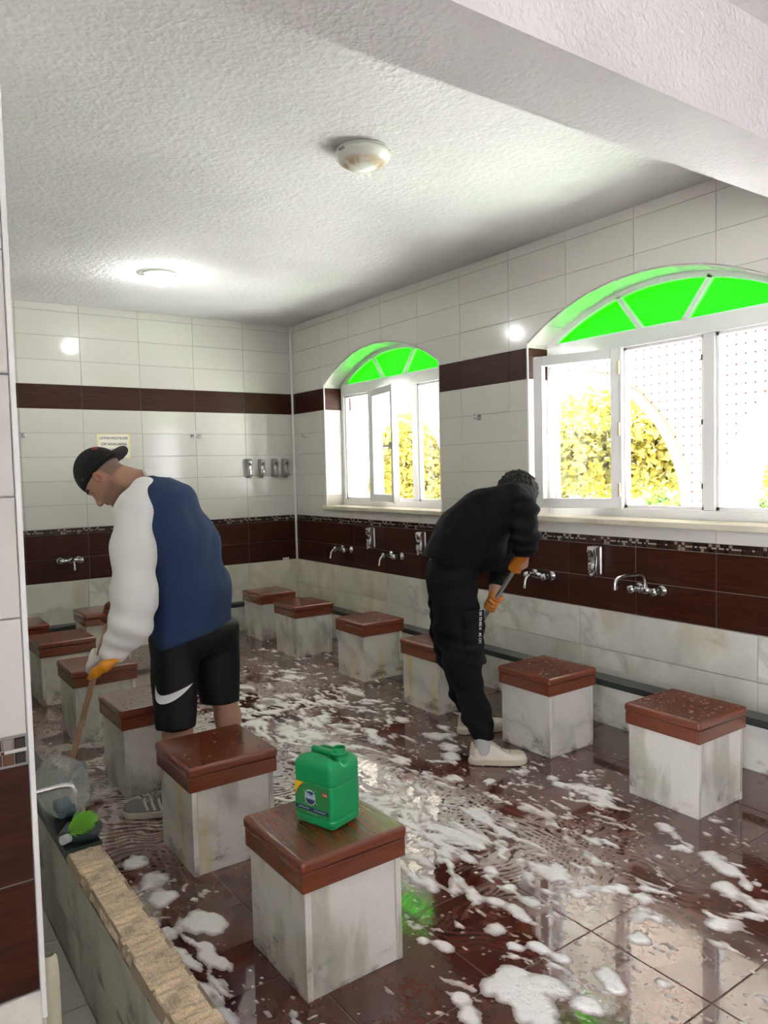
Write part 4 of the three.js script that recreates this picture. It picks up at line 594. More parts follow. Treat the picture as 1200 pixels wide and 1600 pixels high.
{ // ------------------------------------------------ the man sweeping
  const o = thing('person', 'man in navy sweater with white sleeves, black shorts and backwards cap, bent over a broom', 'person');
  const hipL = at(270, 985, 3.32), hipR = at(334, 978, 3.52), shL = at(219, 792, 3.22), shR = at(284, 790, 3.52), neck = at(232, 762, 3.36), hc = at(162, 746, 3.33);
  const kneeL = at(276, 1100, 3.3), kneeR = at(347, 1080, 3.5), ankL = atFloor(268, 3.27, 0.1), ankR = atFloor(362, 3.52, 0.1);
  const elbL = at(210, 915, 3.14), wrL = at(181, 1016, 3.1), hand = at(157, 1046, 3.12), elbR = at(236, 890, 3.52), handR = at(186, 962, 3.2);
  const F = ax(-0.45, -0.86, 0.12), U = ax(-0.86, 0.45, 0.1); U.addScaledVector(F, -U.dot(F)).normalize(); const S = new THREE.Vector3().crossVectors(U, F).normalize(); if (S.dot(FW) > 0) S.negate();
  const hd = headField(hc, F, U, S), neckF = cone(hd.P(-0.035, -0.07, 0), neck, 0.058, 0.066);
  // body: one continuous skin
  const core = chain([[at(300, 985, 3.42), 0.12], [at(285, 880, 3.4), 0.11], [at(250, 795, 3.37), 0.11], [neck, 0.07]], 0.05);
  const legL = chain([[hipL, 0.075], [kneeL, 0.052], [kneeL.clone().lerp(ankL, 0.35).add(V(0.008, 0, 0.012)), 0.059], [ankL, 0.038]], 0.03), legR = chain([[hipR, 0.085], [kneeR, 0.057], [kneeR.clone().lerp(ankR, 0.35).add(V(0.012, 0, 0.0)), 0.056], [ankR, 0.038]], 0.03);
  const armL = chain([[shL, 0.05], [elbL, 0.042], [wrL, 0.03]], 0.02), armR = chain([[shR, 0.05], [elbR, 0.042], [handR, 0.03]], 0.02), body = (p) => smin(Math.min(smin(core(p), legL(p), 0.03), legR(p)), Math.min(armL(p), armR(p)), 0.02);
  const full = (p) => smin(smin(body(p), neckF(p), 0.03), hd.f(p), 0.015), sc = (p) => {
    const q = p.clone().sub(hc), f = q.dot(F), u = q.dot(U), s = q.dot(S); let c = skinC.slice(); const n = vn3(p.x * 300, p.y * 300, p.z * 300, 7);
    if (q.length() < 0.17) {
      if (f > 0.066 && f < 0.12 && Math.abs(u - 0.017 + 0.10 * Math.max(0, Math.abs(s) - 0.03)) < 0.0075 && Math.abs(s) > 0.008 && Math.abs(s) < 0.056) c = [0.02, 0.014, 0.011];
      else if (f > 0.06 && Math.abs(u + 0.009) < 0.0045 && Math.abs(Math.abs(s) - 0.034) < 0.017) c = [0.03, 0.02, 0.016];
      else if (f > 0.075 && Math.abs(u + 0.069) < 0.012 && Math.abs(s) < 0.024) c = [0.36, 0.13, 0.10];
      else { const beard = smoothstep(-u, 0.045, 0.075) * smoothstep(f, -0.03, 0.0) * (Math.abs(u + 0.052) < 0.012 ? 1 : 1), hairline = smoothstep(-f, 0.03, 0.045) * smoothstep(u, -0.075, -0.05), m = Math.max(beard * (0.25 + 0.3 * n), hairline * (0.45 + 0.4 * n)); c = c.map((x, i) => lerp(x, [0.09, 0.07, 0.06][i], m)); if (Math.abs(s) > 0.077) c = [0.5, 0.22, 0.15]; }
    }
    return c;
  };
  { const [lo, hi] = bounds([hipL, hipR, ankL, ankR, shL, shR, elbL, wrL, elbR, handR, neck], 0.13); const gb = net((p) => smin(body(p), neckF(p), 0.03), lo, hi, 0.0105, sc); const [l2, h2b] = bounds([hc, neck], 0.13); const gh = net(full, l2, h2b, 0.0038, sc); const strip = (g) => { const q = g.toNonIndexed(); return q; }; part('body', mergeGeometries([strip(gb), strip(gh)]), CM.skin, o); }
  // eyes
  for (const k of [-1, 1]) { const e = part('eye', ball(hd.P(0.066, -0.010, 0.032 * k), 0.0125), phy({ color: lin(0.25, 0.22, 0.2), roughness: 0.15 }), o); part('iris', ball(hd.P(0.0765, -0.013, 0.032 * k), 0.0048), CM.cap, e); }
  // cap, worn backwards
  const capF = (p) => { const q = p.clone().sub(hc), f = q.dot(F), u = q.dot(U), s = q.dot(S); const d = Math.sqrt(((f + 0.012) / 0.108) ** 2 + ((u - 0.03) / 0.112) ** 2 + (s / 0.087) ** 2) - 1; return smax(d * 0.09, -(u - 0.012 - 0.22 * f + 0.0), 0.004); };
  part('cap', net(capF, ...bounds([hc.clone().addScaledVector(U, 0.04)], 0.15), 0.005), CM.cap, o);
  const brimF = (p) => { const q = p.clone().sub(hc), f = q.dot(F), u = q.dot(U), s = q.dot(S); const t = -f - 0.085, y = u - (0.022 - 0.55 * t) + 2.6 * s * s; const pl = Math.hypot(Math.max(0, t - 0.01) / 0.072, s / 0.084) - 1; return smax(smax(pl * 0.07, Math.abs(y) - 0.0045, 0.003), -(t + 0.02), 0.004); };
  part('cap_brim', net(brimF, ...bounds([hd.P(-0.13, 0, 0)], 0.12), 0.0045), CM.brim, o);
  part('cap_badge', ball(hd.P(-0.098, 0.075, 0.03), 0.014, 1, 0.7, 1), std({ color: lin(0.35, 0.03, 0.03), roughness: 0.8 }), o);
  // sweater: navy trunk, white raglan sleeves and collar
  const c0 = at(304, 985, 3.42), c1 = at(299, 925, 3.41), c2 = at(286, 855, 3.39), c3 = at(259, 790, 3.37), side = ax(0.25, 0, 1);
  const off = (c, k) => c.clone().addScaledVector(side, k), hem = half(at(300, 990, 3.42), ax(0.36, -0.93, -0.1)).bind(null);
  const trunk0 = union(0.09, chain([[off(c0, -0.085), 0.142], [off(c1, -0.08), 0.135], [off(c2, -0.085), 0.122], [off(c3, -0.1), 0.098]], 0.06), chain([[off(c0, 0.07), 0.138], [off(c1, 0.07), 0.13], [off(c2, 0.075), 0.122], [off(c3, 0.09), 0.1]], 0.06), cone(c3, neck, 0.11, 0.078));
  const hemN = ax(0.34, -0.93, 0), hemF = half(at(306, 994, 3.42), hemN), seam = (p) => { const q = p.clone().sub(shL); return q.dot(RT); };
  const creases = (p) => { const q = p.clone().sub(c2), a = q.dot(RT), b = q.dot(UP); return 0.0065 * Math.sin(a * 42 - b * 13 + 3 * vn3(p.x * 6, p.y * 6, p.z * 6, 31)) * smoothstep(vn3(p.x * 7, p.y * 4, p.z * 7, 41), 0.4, 0.7) + fold(p, 0.008, 13, 0.5); };
  const trunk = (p) => smax(trunk0(p) + creases(p), hemF(p), 0.012), neckCut = blob(at(213, 748, 3.345), [0.08, 0.08, 0.08]);
  part('sweater_body', net((p) => smax(trunk(p), -(neckF(p) - 0.014), 0.006), ...bounds([c0, c1, c2, c3, neck, off(c0, 0.1), off(c0, -0.1)], 0.21), 0.0085), CM.navy, o);
  const slL = chain([[at(226, 768, 3.27), 0.062], [at(211, 800, 3.21), 0.076], [at(208, 860, 3.16), 0.085], [at(211, 930, 3.13), 0.087], [at(203, 978, 3.11), 0.08], [at(183, 1010, 3.1), 0.05], [at(176, 1018, 3.1), 0.045]], 0.05);
  const slFold = (p) => { const q = p.clone().sub(elbL), v = q.dot(UP), h = q.dot(RT), k = smoothstep(-v, -0.03, 0.1) + 0.35; return 0.0028 * k * Math.sin(v * 66 + h * 34 + 4 * vn3(p.x * 7, p.y * 7, p.z * 7, 51)) + fold(p, 0.012, 13, 0.7); };
  part('sweater_sleeve', net((p) => slL(p) + slFold(p), ...bounds([shL, elbL, wrL, at(240, 770, 3.27)], 0.14), 0.007), CM.fleece, o);
  const slR = chain([[shR, 0.074], [elbR, 0.068], [elbR.clone().lerp(handR, 0.75), 0.05]], 0.05); part('sweater_sleeve', net((p) => slR(p) + fold(p, 0.014, 15, 0.7), ...bounds([shR, elbR, handR], 0.12), 0.01), CM.fleece, o);
  const nd = neck.clone().sub(hd.P(-0.035, -0.07, 0)).normalize(), cA = neck.clone().addScaledVector(nd, -0.052), cB = neck.clone().addScaledVector(nd, 0.012), colF = (p) => { const d = cone(cA, cB, 0.078, 0.094)(p); return smax(smax(d, -(cone(cA.clone().addScaledVector(nd, -0.1), cB, 0.066, 0.084)(p)), 0.004), half(cA, nd.clone().negate())(p), 0.006) + fold(p, 0.005, 25, 1); };
  part('collar', net(colF, ...bounds([cA, cB], 0.12), 0.0055), CM.fleece, o);
  // shorts
  const sl = cone(at(273, 1000, 3.34), at(275, 1150, 3.27), 0.112, 0.079), sr = cone(at(335, 985, 3.5), at(344, 1110, 3.5), 0.115, 0.088), pel = union(0.06, blob(at(304, 990, 3.43), [0.165, 0.11, 0.15], [RT, UP, FW]));
  const shortsF = (p) => { const l = smax(sl(p), half(at(276, 1137, 3.27), ax(0.02, -1, 0))(p), 0.008), r = smax(sr(p), half(at(344, 1097, 3.5), ax(0, -1, 0))(p), 0.008); return smax(smin(pel(p), Math.min(l, r), 0.035), half(at(300, 955, 3.43), ax(0.3, 1, 0))(p), 0.01) + fold(p, 0.012, 16, 0.45); };
  const shorts = part('shorts', net(shortsF, ...bounds([hipL, hipR, at(275, 1145, 3.27), at(344, 1100, 3.5)], 0.18), 0.0075), CM.shorts, o);
  { // white swoosh across the near leg, laid on the cloth
    const s = new THREE.Shape(); s.moveTo(243, 1070); s.bezierCurveTo(240, 1098, 246, 1104, 262, 1099); s.bezierCurveTo(278, 1094, 292, 1080, 303, 1066); s.bezierCurveTo(285, 1078, 264, 1087, 254, 1087); s.bezierCurveTo(247, 1087, 244, 1080, 243, 1070);
    const poly = s.getPoints(16), inside = (x, y) => { let c = false; for (let i = 0, j = poly.length - 1; i < poly.length; j = i++) { const a = poly[i], b = poly[j]; if (a.y > y !== b.y > y && x < ((b.x - a.x) * (y - a.y)) / (b.y - a.y) + a.x) c = !c; } return c; };
    const sg = new THREE.ShapeGeometry(s, 20); let gg = sg.toNonIndexed(); const tess = (g, n) => { for (let k = 0; k < n; k++) { const q = g.attributes.position, out = []; for (let i = 0; i < q.count; i += 3) { const a = V(0, 0, 0).fromBufferAttribute(q, i), b = V(0, 0, 0).fromBufferAttribute(q, i + 1), c = V(0, 0, 0).fromBufferAttribute(q, i + 2), ab = a.clone().lerp(b, 0.5), bc = b.clone().lerp(c, 0.5), ca = c.clone().lerp(a, 0.5); for (const t of [a, ab, ca, ab, b, bc, ca, bc, c, ab, bc, ca]) out.push(t.x, t.y, t.z); } g = new THREE.BufferGeometry(); g.setAttribute('position', new THREE.BufferAttribute(new Float32Array(out), 3)); } return g; };
    gg = tess(gg, 2); const q = gg.attributes.position;
    for (let i = 0; i < q.count; i++) { const px = q.getX(i), py = q.getY(i); let d = 2.9, p = at(px, py, d); for (let k = 0; k < 60; k++) { const e = shortsF(p); d += clamp(e, -0.02, 0.03) * 0.7; p = at(px, py, d); if (Math.abs(e) < 0.0005) break; } p = at(px, py, clamp(d, 3.0, 3.4) - 0.0035); q.setXYZ(i, p.x, p.y, p.z); }
    gg.computeVertexNormals(); part('swoosh_print', worldUV(gg), std({ color: lin(0.78, 0.78, 0.78), roughness: 0.7 }), shorts).userData.label = 'white curved tick mark';
  }
  // shoes
  const toe = V(-0.82, 0, -0.52).normalize(); sneaker(o, V(ankL.x, 0, ankL.z).addScaledVector(toe, -0.075), toe, 0, [CM.grey, CM.sole, CM.lace]); sneaker(o, V(ankR.x, 0, ankR.z).addScaledVector(toe, -0.075), toe, 0, [CM.grey, CM.sole, CM.lace]);
  const hp = V(ankL.x, 0, ankL.z), sd = V(-toe.z, 0, toe.x); for (const k of [-1, 1]) part('shoe_stripe', merge([0, 1, 2].map((i) => { const b = hp.clone().addScaledVector(toe, 0.03 + i * 0.03); return tube([b.clone().addScaledVector(sd, k * 0.047).setY(0.036), b.clone().addScaledVector(toe, 0.012).addScaledVector(sd, k * 0.04).setY(0.06), b.clone().addScaledVector(toe, 0.02).addScaledVector(sd, k * 0.026).setY(0.078)], 0.006, 8, 6); })), CM.shoe, o);
  // broom, and the gloved hands on it
  const bTop = at(179, 936, 3.2), bot = V(-2.955, 0.035, 3.12), dirB = bot.clone().sub(bTop).normalize(), tH = 0.325, onB = bTop.clone().addScaledVector(dirB, tH), tR = handR.clone().sub(bTop).dot(dirB), onR = bTop.clone().addScaledVector(dirB, Math.max(0.07, tR));
  gripHand(o, onB, dirB.clone().negate(), ax(0.3, -0.1, -1), CM.glove, null, wrL);
  const pad = chain([[at(140, 1059, 3.07), 0.01], [at(150, 1051, 3.055), 0.017], [at(164, 1041, 3.045), 0.02], [at(181, 1031, 3.06), 0.012]], 0.02); part('glove_palm', net(pad, ...bounds([at(140, 1059, 3.07), at(181, 1031, 3.06)], 0.035), 0.004), CM.orange, o).userData.label = 'orange rubber palm';
  part('glove_cuff', net((p) => chain([[wrL.clone().lerp(onB, 0.35), 0.04], [wrL.clone().lerp(elbL, 0.06), 0.046]], 0.02)(p) + fold(p, 0.008, 30, 1), ...bounds([wrL, onB], 0.09), 0.0055), CM.glove, o);
  gripHand(o, onR, dirB.clone().negate(), ax(1, 0.1, 0.8), std({ color: lin(0.22, 0.06, 0.03), roughness: 0.6 }), null, elbR.clone().lerp(handR, 0.85));
  const B = thing('push_broom', 'floor broom with long wooden handle held by the man in navy', 'broom');
  const tH2 = tex(64, 256, (u, v, c) => { const k = 0.8 + 0.3 * (fbm(u * 4, v * 20, 4, 2301) - 0.5); c[0] = 0.93 * k; c[1] = 0.76 * k; c[2] = 0.6 * k; });
  part('handle', rod(bTop, bot.clone().addScaledVector(dirB, -0.0), 0.0135, 0.0135, 18), std({ map: tH2, roughness: 0.6 }), B);
  const hd2 = rbx(-0.16, 0.16, 0.05, 0.085, -0.03, 0.03, 0.008); const brush = []; const rr = rng(31); for (let i = 0; i < 260; i++) { const x = (rr() - 0.5) * 0.3, z = (rr() - 0.5) * 0.045; brush.push(rod(V(x, 0.052, z), V(x * 1.05, 0.001, z * 1.3), 0.002, 0.0015, 4)); }
  const bh = part('brush_head', hd2, std({ color: lin(0.1, 0.12, 0.2), roughness: 0.6 }), B); bh.position.set(bot.x, 0, bot.z); bh.rotation.y = 0.9; stuff(part('bristles', merge(brush), std({ color: lin(0.12, 0.14, 0.25), roughness: 0.8 }), bh));
}

{ // ------------------------------------------------ the man in black
  const o = thing('person', 'man in black sweatshirt and black cargo trousers bending towards the window wall', 'person');
  const hipN = at(706, 905, 3.87), hipF = at(704, 900, 4.12), kneeN = at(724, 1035, 3.8), kneeF = at(706, 1022, 4.17), ankN = V(-1.226, 0.1, 4.07), ankF = V(-0.985, 0.1, 3.70);
  const shN = at(812, 796, 3.86), shF = at(800, 800, 4.16), neck = at(812, 780, 4.0), hc = at(803, 776, 4.08), elbN = at(818, 846, 3.83), handN = at(816, 881, 3.93), elbF = at(780, 872, 4.2), handF = at(770, 941, 4.03);
  const F = ax(0.62, -0.75, 0.25), U = ax(0.75, 0.62, 0.05); U.addScaledVector(F, -U.dot(F)).normalize(); const S = new THREE.Vector3().crossVectors(U, F).normalize();
  const hd = headField(hc, F, U, S);
  const core = chain([[at(705, 885, 3.99), 0.12], [at(745, 825, 3.99), 0.11], [at(795, 795, 4.0), 0.1], [neck, 0.06]], 0.05), legN = chain([[hipN, 0.085], [kneeN, 0.058], [ankN, 0.036]], 0.03), legF = chain([[hipF, 0.085], [kneeF, 0.058], [ankF, 0.036]], 0.03), armN = chain([[shN, 0.045], [elbN, 0.034], [handN, 0.03]], 0.02), armF = chain([[shF, 0.05], [elbF, 0.042], [handF, 0.03]], 0.02), neckF = cone(hd.P(-0.03, -0.06, 0), neck, 0.055, 0.062);
  const body = (p) => smin(smin(core(p), Math.min(Math.min(legN(p), legF(p)), Math.min(armN(p), armF(p))), 0.025), neckF(p), 0.03);
  { const [lo, hi] = bounds([hipN, hipF, kneeN, kneeF, ankN, ankF, shN, shF, elbN, elbF, handN, handF], 0.12), [l2, h3] = bounds([hc, neck], 0.13); part('body', mergeGeometries([net(body, lo, hi, 0.0115, () => skinC).toNonIndexed(), net((p) => smin(body(p), hd.f(p), 0.015), l2, h3, 0.005, () => skinC).toNonIndexed()]), CM.skin, o); }
  const hairF = (p) => { const q = p.clone().sub(hc), f = q.dot(F), u = q.dot(U), s = q.dot(S); const d = (Math.sqrt(((f + 0.012) / 0.112) ** 2 + ((u - 0.03) / 0.114) ** 2 + (s / 0.09) ** 2) - 1) * 0.09; return smax(d, smin(f - 0.06, -(u - 0.03), 0.03) * 0.8 - 0.0 - 0.03 * smoothstep(-f, -0.02, 0.06), 0.01) + 0.012 * (vn3(p.x * 75, p.y * 75, p.z * 75, 61) - 0.5) + 0.006 * (vn3(p.x * 170, p.y * 170, p.z * 170, 62) - 0.5); };
  part('hair', net(hairF, ...bounds([hc], 0.15), 0.0045), CM.hair, o);
  // sweatshirt
  const side = ax(0, 0, 1), off = (c, k) => c.clone().addScaledVector(side, k), b0 = at(703, 868, 3.99), b1 = at(726, 838, 3.99), b2 = at(758, 806, 3.99), b3 = at(797, 787, 4.0);
  const tr = union(0.09, chain([[off(b0, -0.075), 0.135], [off(b1, -0.08), 0.14], [off(b2, -0.085), 0.128], [off(b3, -0.1), 0.1]], 0.07), chain([[off(b0, 0.075), 0.132], [off(b1, 0.08), 0.14], [off(b2, 0.085), 0.128], [off(b3, 0.1), 0.1]], 0.07), cone(at(762, 862, 3.98), at(752, 838, 3.98), 0.09, 0.11));
  const hemF = half(at(700, 862, 3.99), ax(-0.45, -0.9, 0)); const shirt = (p) => smax(tr(p) + fold(p, 0.022, 9, 0.7) + fold(p, 0.006, 28, 0.7), smin(hemF(p), -(p.clone().sub(at(745, 800, 3.99)).dot(RT)) * 1.2, 0.05), 0.012);
  part('sweatshirt', net((p) => tr(p) + fold(p, 0.022, 9, 0.7) + fold(p, 0.008, 26, 0.7) < 5 ? smax(tr(p) + fold(p, 0.022, 9, 0.7) + fold(p, 0.008, 26, 0.7), hemF(p) - 0.07 - 0.2 * Math.max(0, p.clone().sub(b0).dot(RT)), 0.012) : 1, ...bounds([b0, b1, b2, b3, off(b0, 0.1), off(b0, -0.1)], 0.22), 0.009), CM.black, o);
  const slN = chain([[at(802, 786, 3.9), 0.088], [at(812, 800, 3.86), 0.082], [at(820, 840, 3.81), 0.07], [at(819, 864, 3.83), 0.056]], 0.04), slF = chain([[shF, 0.08], [elbF, 0.068], [elbF.clone().lerp(handF, 0.55), 0.048]], 0.04), sf = (p) => 0.006 * Math.sin(p.y * 95 + 5 * vn3(p.x * 9, p.y * 9, p.z * 9, 71)) + fold(p, 0.014, 16, 0.6);
  part('sweatshirt_sleeve', net((p) => smax(slN(p) + sf(p), half(at(819, 870, 3.85), ax(0, -1, 0))(p), 0.008), ...bounds([shN, elbN, handN], 0.12), 0.007), CM.black, o); part('sweatshirt_sleeve', net((p) => slF(p) + sf(p), ...bounds([shF, elbF, handF], 0.11), 0.0085), CM.black, o);
  part('collar', net((p) => smax(cone(neck.clone().lerp(hc, 0.35), neck, 0.07, 0.085)(p), -(cone(hc, neck, 0.05, 0.06)(p)), 0.004), ...bounds([neck, hc], 0.11), 0.007), CM.black, o);
  // cargo trousers
  const tN = chain([[at(706, 905, 3.9), 0.125], [at(716, 985, 3.84), 0.112], [kneeN, 0.09], [ankN.clone().lerp(kneeN, 0.35), 0.066], [ankN.clone().add(V(0, 0.045, 0)), 0.054]], 0.05), tF = chain([[at(702, 900, 4.1), 0.12], [at(703, 985, 4.14), 0.1], [kneeF, 0.08], [ankF.clone().lerp(kneeF, 0.4), 0.062], [ankF.clone().add(V(0, 0.03, 0)), 0.052]], 0.05), seat = blob(at(706, 890, 4.0), [0.135, 0.13, 0.165], [RT, UP, FW]);
  const trF = (p) => smax(smin(seat(p), Math.min(tN(p), tF(p)), 0.04) + fold(p, 0.02, 11, 0.6) + 0.004 * Math.sin(p.y * 70 + 6 * vn3(p.x * 8, p.y * 8, p.z * 8, 81)), half(at(705, 850, 3.99), ax(-0.3, 1, 0))(p), 0.02);
  const trousers = part('trousers', net((p) => Math.max(trF(p), 0.118 - p.y), ...bounds([hipN, hipF, kneeN, kneeF, ankN, ankF], 0.17), 0.0085), CM.black, o);
  part('cargo_pocket', net((p) => Math.max(trF(p) - 0.016, Math.max(Math.abs(p.clone().sub(at(745, 1000, 3.8)).dot(UP)) - 0.115, Math.abs(p.clone().sub(at(742, 1000, 3.8)).dot(RT)) - 0.062, p.clone().sub(at(745, 1000, 3.83)).dot(FW))) + 0.002, ...bounds([at(745, 1000, 3.78)], 0.17), 0.006), CM.black, trousers);
  part('pocket_flap', net((p) => Math.max(trF(p) - 0.022, Math.max(Math.abs(p.clone().sub(at(745, 962, 3.8)).dot(UP)) - 0.028, Math.abs(p.clone().sub(at(743, 962, 3.8)).dot(RT)) - 0.068, p.clone().sub(at(745, 962, 3.83)).dot(FW))) + 0.002, ...bounds([at(745, 962, 3.78)], 0.13), 0.005), CM.black, trousers);
  { // small white lettering running down the leg
    const c = document.createElement('canvas'); c.width = 512; c.height = 48; const k = c.getContext('2d'); k.clearRect(0, 0, 512, 48); k.fillStyle = '#ffffff'; k.font = 'bold 40px sans-serif'; k.fillText('I SA 72-SG U   4C CFI', 6, 38, 500);
    const t = new THREE.CanvasTexture(c); t.colorSpace = THREE.SRGBColorSpace; const g = new THREE.PlaneGeometry(1, 1, 30, 3), q = g.attributes.position, uv = g.attributes.uv;
    for (let i = 0; i < q.count; i++) { const a = uv.getX(i), b = uv.getY(i), px = 747.5 + 6.5 * b - 1.5 * a, py = 951 + 72 * a; let d = 3.4, p = at(px, py, d); for (let n = 0; n < 80; n++) { const e = trF(p) - 0.024; d += clamp(e, -0.02, 0.03) * 0.7; p = at(px, py, d); if (Math.abs(e) < 0.0005) break; } p = at(px, py, d - 0.002); q.setXYZ(i, p.x, p.y, p.z); }
    g.computeVertexNormals(); part('leg_lettering', g, std({ color: lin(0.8, 0.8, 0.8), alphaMap: null, map: t, transparent: true, alphaTest: 0.5, roughness: 0.7 }), trousers);
  }
  const toe = V(0.80, 0, 0.6).normalize(); for (const [a, dd] of [[ankN, toe], [ankF, V(0.9, 0, 0.3).normalize()]]) { sneaker(o, V(a.x, 0, a.z).addScaledVector(dd, -0.07), dd, 0, [CM.shoe, CM.sole, CM.lace]); part('sock', net((p) => Math.max(cone(a.clone().add(V(0, -0.03, 0)), a.clone().add(V(0, 0.05, 0)), 0.041, 0.041)(p), p.y - 0.135), ...bounds([a], 0.09), 0.006), CM.sock, o); }
  const top = at(822, 861, 3.93), low = at(766, 949, 4.04), dirB = low.clone().sub(top).normalize(), hN = top.clone().lerp(low, 0.23), hF2 = top.clone().lerp(low, 0.93);
  gripHand(o, hN, dirB.clone().negate(), ax(0.2, 0.5, -1), CM.orangeDark, null, at(819, 866, 3.85), 0.012); gripHand(o, hF2, dirB.clone().negate(), ax(-0.5, 0.3, 0.7), CM.orangeDark, null, elbF.clone().lerp(handF, 0.85), 0.012);
  const B = thing('squeegee', 'grey-handled floor scrubber held by the man in black', 'scrubber'), end = top.clone().addScaledVector(dirB, 0.62);
  part('handle', rod(top, end, 0.0115, 0.0115, 16), std({ color: lin(0.3, 0.3, 0.31), metalness: 0.6, roughness: 0.35 }), B);
  const sq = part('rubber_blade', merge([rbx(-0.11, 0.11, -0.02, 0.02, -0.02, 0.02, 0.008), bx(-0.115, 0.115, -0.05, -0.018, -0.006, 0.006)]), M.black, B); sq.position.copy(end); sq.rotation.set(0.3, 0.9, 0);
}
// ---------------------------------------------------------------- outside: arcade, paving, trees
{
  const tDots = tex(512, 512, (u, v, c) => { const n = 0.9 + 0.06 * (fbm(u * 12, v * 12, 3, 2401, 12) - 0.5), i = Math.floor(u * 8), j = Math.floor(v * 8), dx = u * 8 - i - 0.5, dy = v * 8 - j - 0.5, d = Math.hypot(dx, dy) < 0.11, e = Math.abs(dx) > 0.48 || Math.abs(dy) > 0.48; const q = (i + j) % 2; c[0] = d ? (q ? 0.55 : 0.45) : e ? 0.8 : n; c[1] = d ? (q ? 0.33 : 0.45) : e ? 0.79 : n * 0.975; c[2] = d ? (q ? 0.3 : 0.38) : e ? 0.76 : n * 0.93; });
  const mW = std({ map: rep(tDots, 1.35), color: lin(0.5, 0.485, 0.46), roughness: 0.9 }), mB = std({ color: lin(0.34, 0.29, 0.22), roughness: 0.9 });
  const s = new THREE.Shape([[-9, -0.4], [11, -0.4], [11, 3.4], [-9, 3.4]].map((p) => new THREE.Vector2(...p))), arches = [[4.17, 1.42, 2.42], [0.85, 1.43, 2.43], [-2.75, 1.45, 2.46], [-6.3, 1.45, 2.46], [7.6, 1.45, 2.46]];
  for (const [c, a, top] of arches) { const p = new THREE.Path(), k = 1.5; p.moveTo(c - a, -0.38); p.lineTo(c + a, -0.38); p.lineTo(c + a, 0.9); for (let i = 1; i < 24; i++) { const t = (Math.PI * i) / 24; p.lineTo(c + a * Math.cos(t), 0.9 + (top - 0.9) * Math.sin(t)); } p.lineTo(c - a, 0.9); p.closePath(); s.holes.push(p); }
  const wallO = struct('wall_arcade', slabX(s, 3.2, 3.7), mW);
  for (const [c, a, top] of arches.slice(0, 3)) { const ring = new THREE.Shape(); for (let i = 0; i <= 24; i++) { const t = (Math.PI * i) / 24; ring[i ? 'lineTo' : 'moveTo'](c + (a + 0.09) * Math.cos(t), 0.9 + (top - 0.81) * Math.sin(t)); } for (let i = 24; i >= 0; i--) { const t = (Math.PI * i) / 24; ring.lineTo(c + (a - 0.012) * Math.cos(t), 0.9 + (top - 0.912) * Math.sin(t)); } ring.closePath(); part('arch_moulding', slabX(ring, 3.17, 3.71), mB, wallO); }
  struct('ceiling_arcade', bx(0.3, 3.9, 3.15, 3.4, -9, 11), mW);
  struct('floor_outside', bx(-40, 60, -0.9, -0.5, -50, 40), std({ color: lin(0.5, 0.49, 0.49), roughness: 0.95 }));
  struct('floor_arcade', bx(0.3, 4.2, -0.5, -0.38, -9, 11), std({ color: lin(0.58, 0.57, 0.57), roughness: 0.6 }));
}
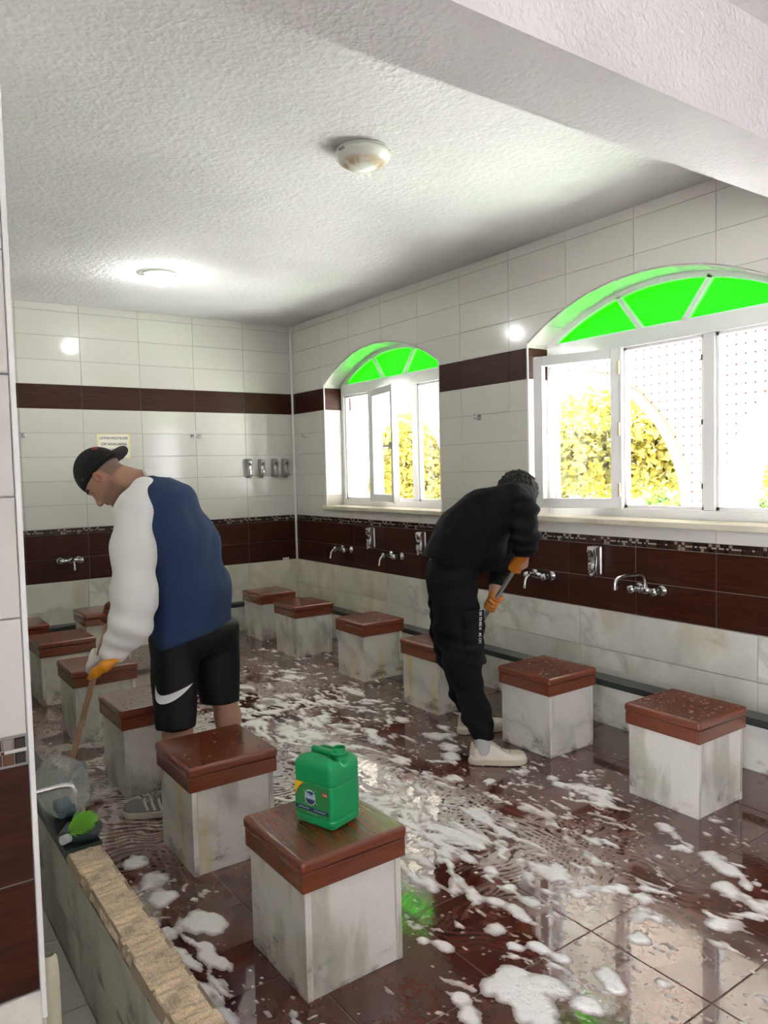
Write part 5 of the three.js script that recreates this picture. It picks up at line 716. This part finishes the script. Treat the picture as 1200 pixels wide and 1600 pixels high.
function leafTree(pos, hgt, crown, n, hue, label, seed, name = 'autumn_tree') {
  const T = thing(name, label, 'tree', pos), r = rng(seed), mB = std({ color: lin(0.32, 0.27, 0.25), roughness: 0.95 }), br = [], tips = [];
  const grow = (a, d, len, rad, lv) => { const b = a.clone().addScaledVector(d, len); br.push(rod(a, b, rad, rad * 0.65, 7)); tips.push([b, lv]); if (lv > 0) for (let i = 0; i < (lv === 3 ? 5 : 3); i++) { const q = d.clone().add(V(r() - 0.5, -0.05 + 0.3 * r(), r() - 0.5).multiplyScalar(1.9)).normalize(); grow(a.clone().lerp(b, 0.55 + 0.45 * r()), q, len * (0.55 + 0.25 * r()), rad * 0.55, lv - 1); } };
  grow(V(0, 0, 0), V(0.05, 1, 0.04).normalize(), hgt * 0.3, hgt * 0.026, 3); part('branches', merge(br), mB, T);
  const lg = new THREE.BufferGeometry(); lg.setAttribute('position', new THREE.BufferAttribute(new Float32Array([0, 0, 0, 0.035, 0.012, 0.05, 0, 0, 0.11, 0, 0, 0, 0, 0, 0.11, -0.035, 0.012, 0.05]), 3)); lg.computeVertexNormals(); worldUV(lg);
  const I = new THREE.InstancedMesh(lg, phy({ color: lin(1, 1, 1), roughness: 0.9, transmission: 0.4, thickness: 0 }), n), m = new THREE.Matrix4(), q = new THREE.Quaternion(), e = new THREE.Euler(), c = new THREE.Color(), pick2 = tips.filter((t) => t[1] <= 1);
  for (let i = 0; i < n; i++) { const t = pick2[Math.floor(r() * pick2.length)][0], s = 1.1 + 0.9 * r(), k = crown; e.set(r() * 6, r() * 6, r() * 6); q.setFromEuler(e); m.compose(V(t.x + (r() - 0.5) * k, t.y + (r() - 0.5) * k, t.z + (r() - 0.5) * k), q, V(s, s, s)); I.setMatrixAt(i, m); const w = r(); I.setColorAt(i, c.setRGB(...hue.map((h) => h[0] + (h[1] - h[0]) * w))); }
  I.name = 'foliage'; stuff(I); put(I, T); return T;
}
const yellow = [[0.36, 0.13], [0.285, 0.13], [0.012, 0.005]], greenL = [[0.12, 0.045], [0.2, 0.11], [0.024, 0.01]];
leafTree([8.3, -0.5, -10.9], 4.6, 1.3, 16000, yellow, 'yellow autumn tree seen through the left part of the small window, grey trunk', 71);
leafTree([8.6, -0.5, -7.7], 4.4, 1.3, 16000, yellow, 'yellow autumn tree seen through the right half of the small window', 72);
leafTree([8.6, -0.5, -3.9], 4.6, 1.3, 16000, yellow, 'yellow autumn tree seen through the open casement of the large window', 73);
leafTree([9.6, -0.5, -1.3], 4.6, 1.3, 16000, yellow, 'yellow tree above the green bush in the large window', 74);
leafTree([6.6, -0.5, -0.35], 1.75, 0.8, 9000, greenL, 'green bush behind the arcade in the middle of the large window', 75, 'garden_bush');
leafTree([6.8, -0.5, 1.45], 1.8, 0.8, 7000, greenL, 'green bush at the right edge of the large window', 76, 'garden_bush');

renderer.render(scene, camera);
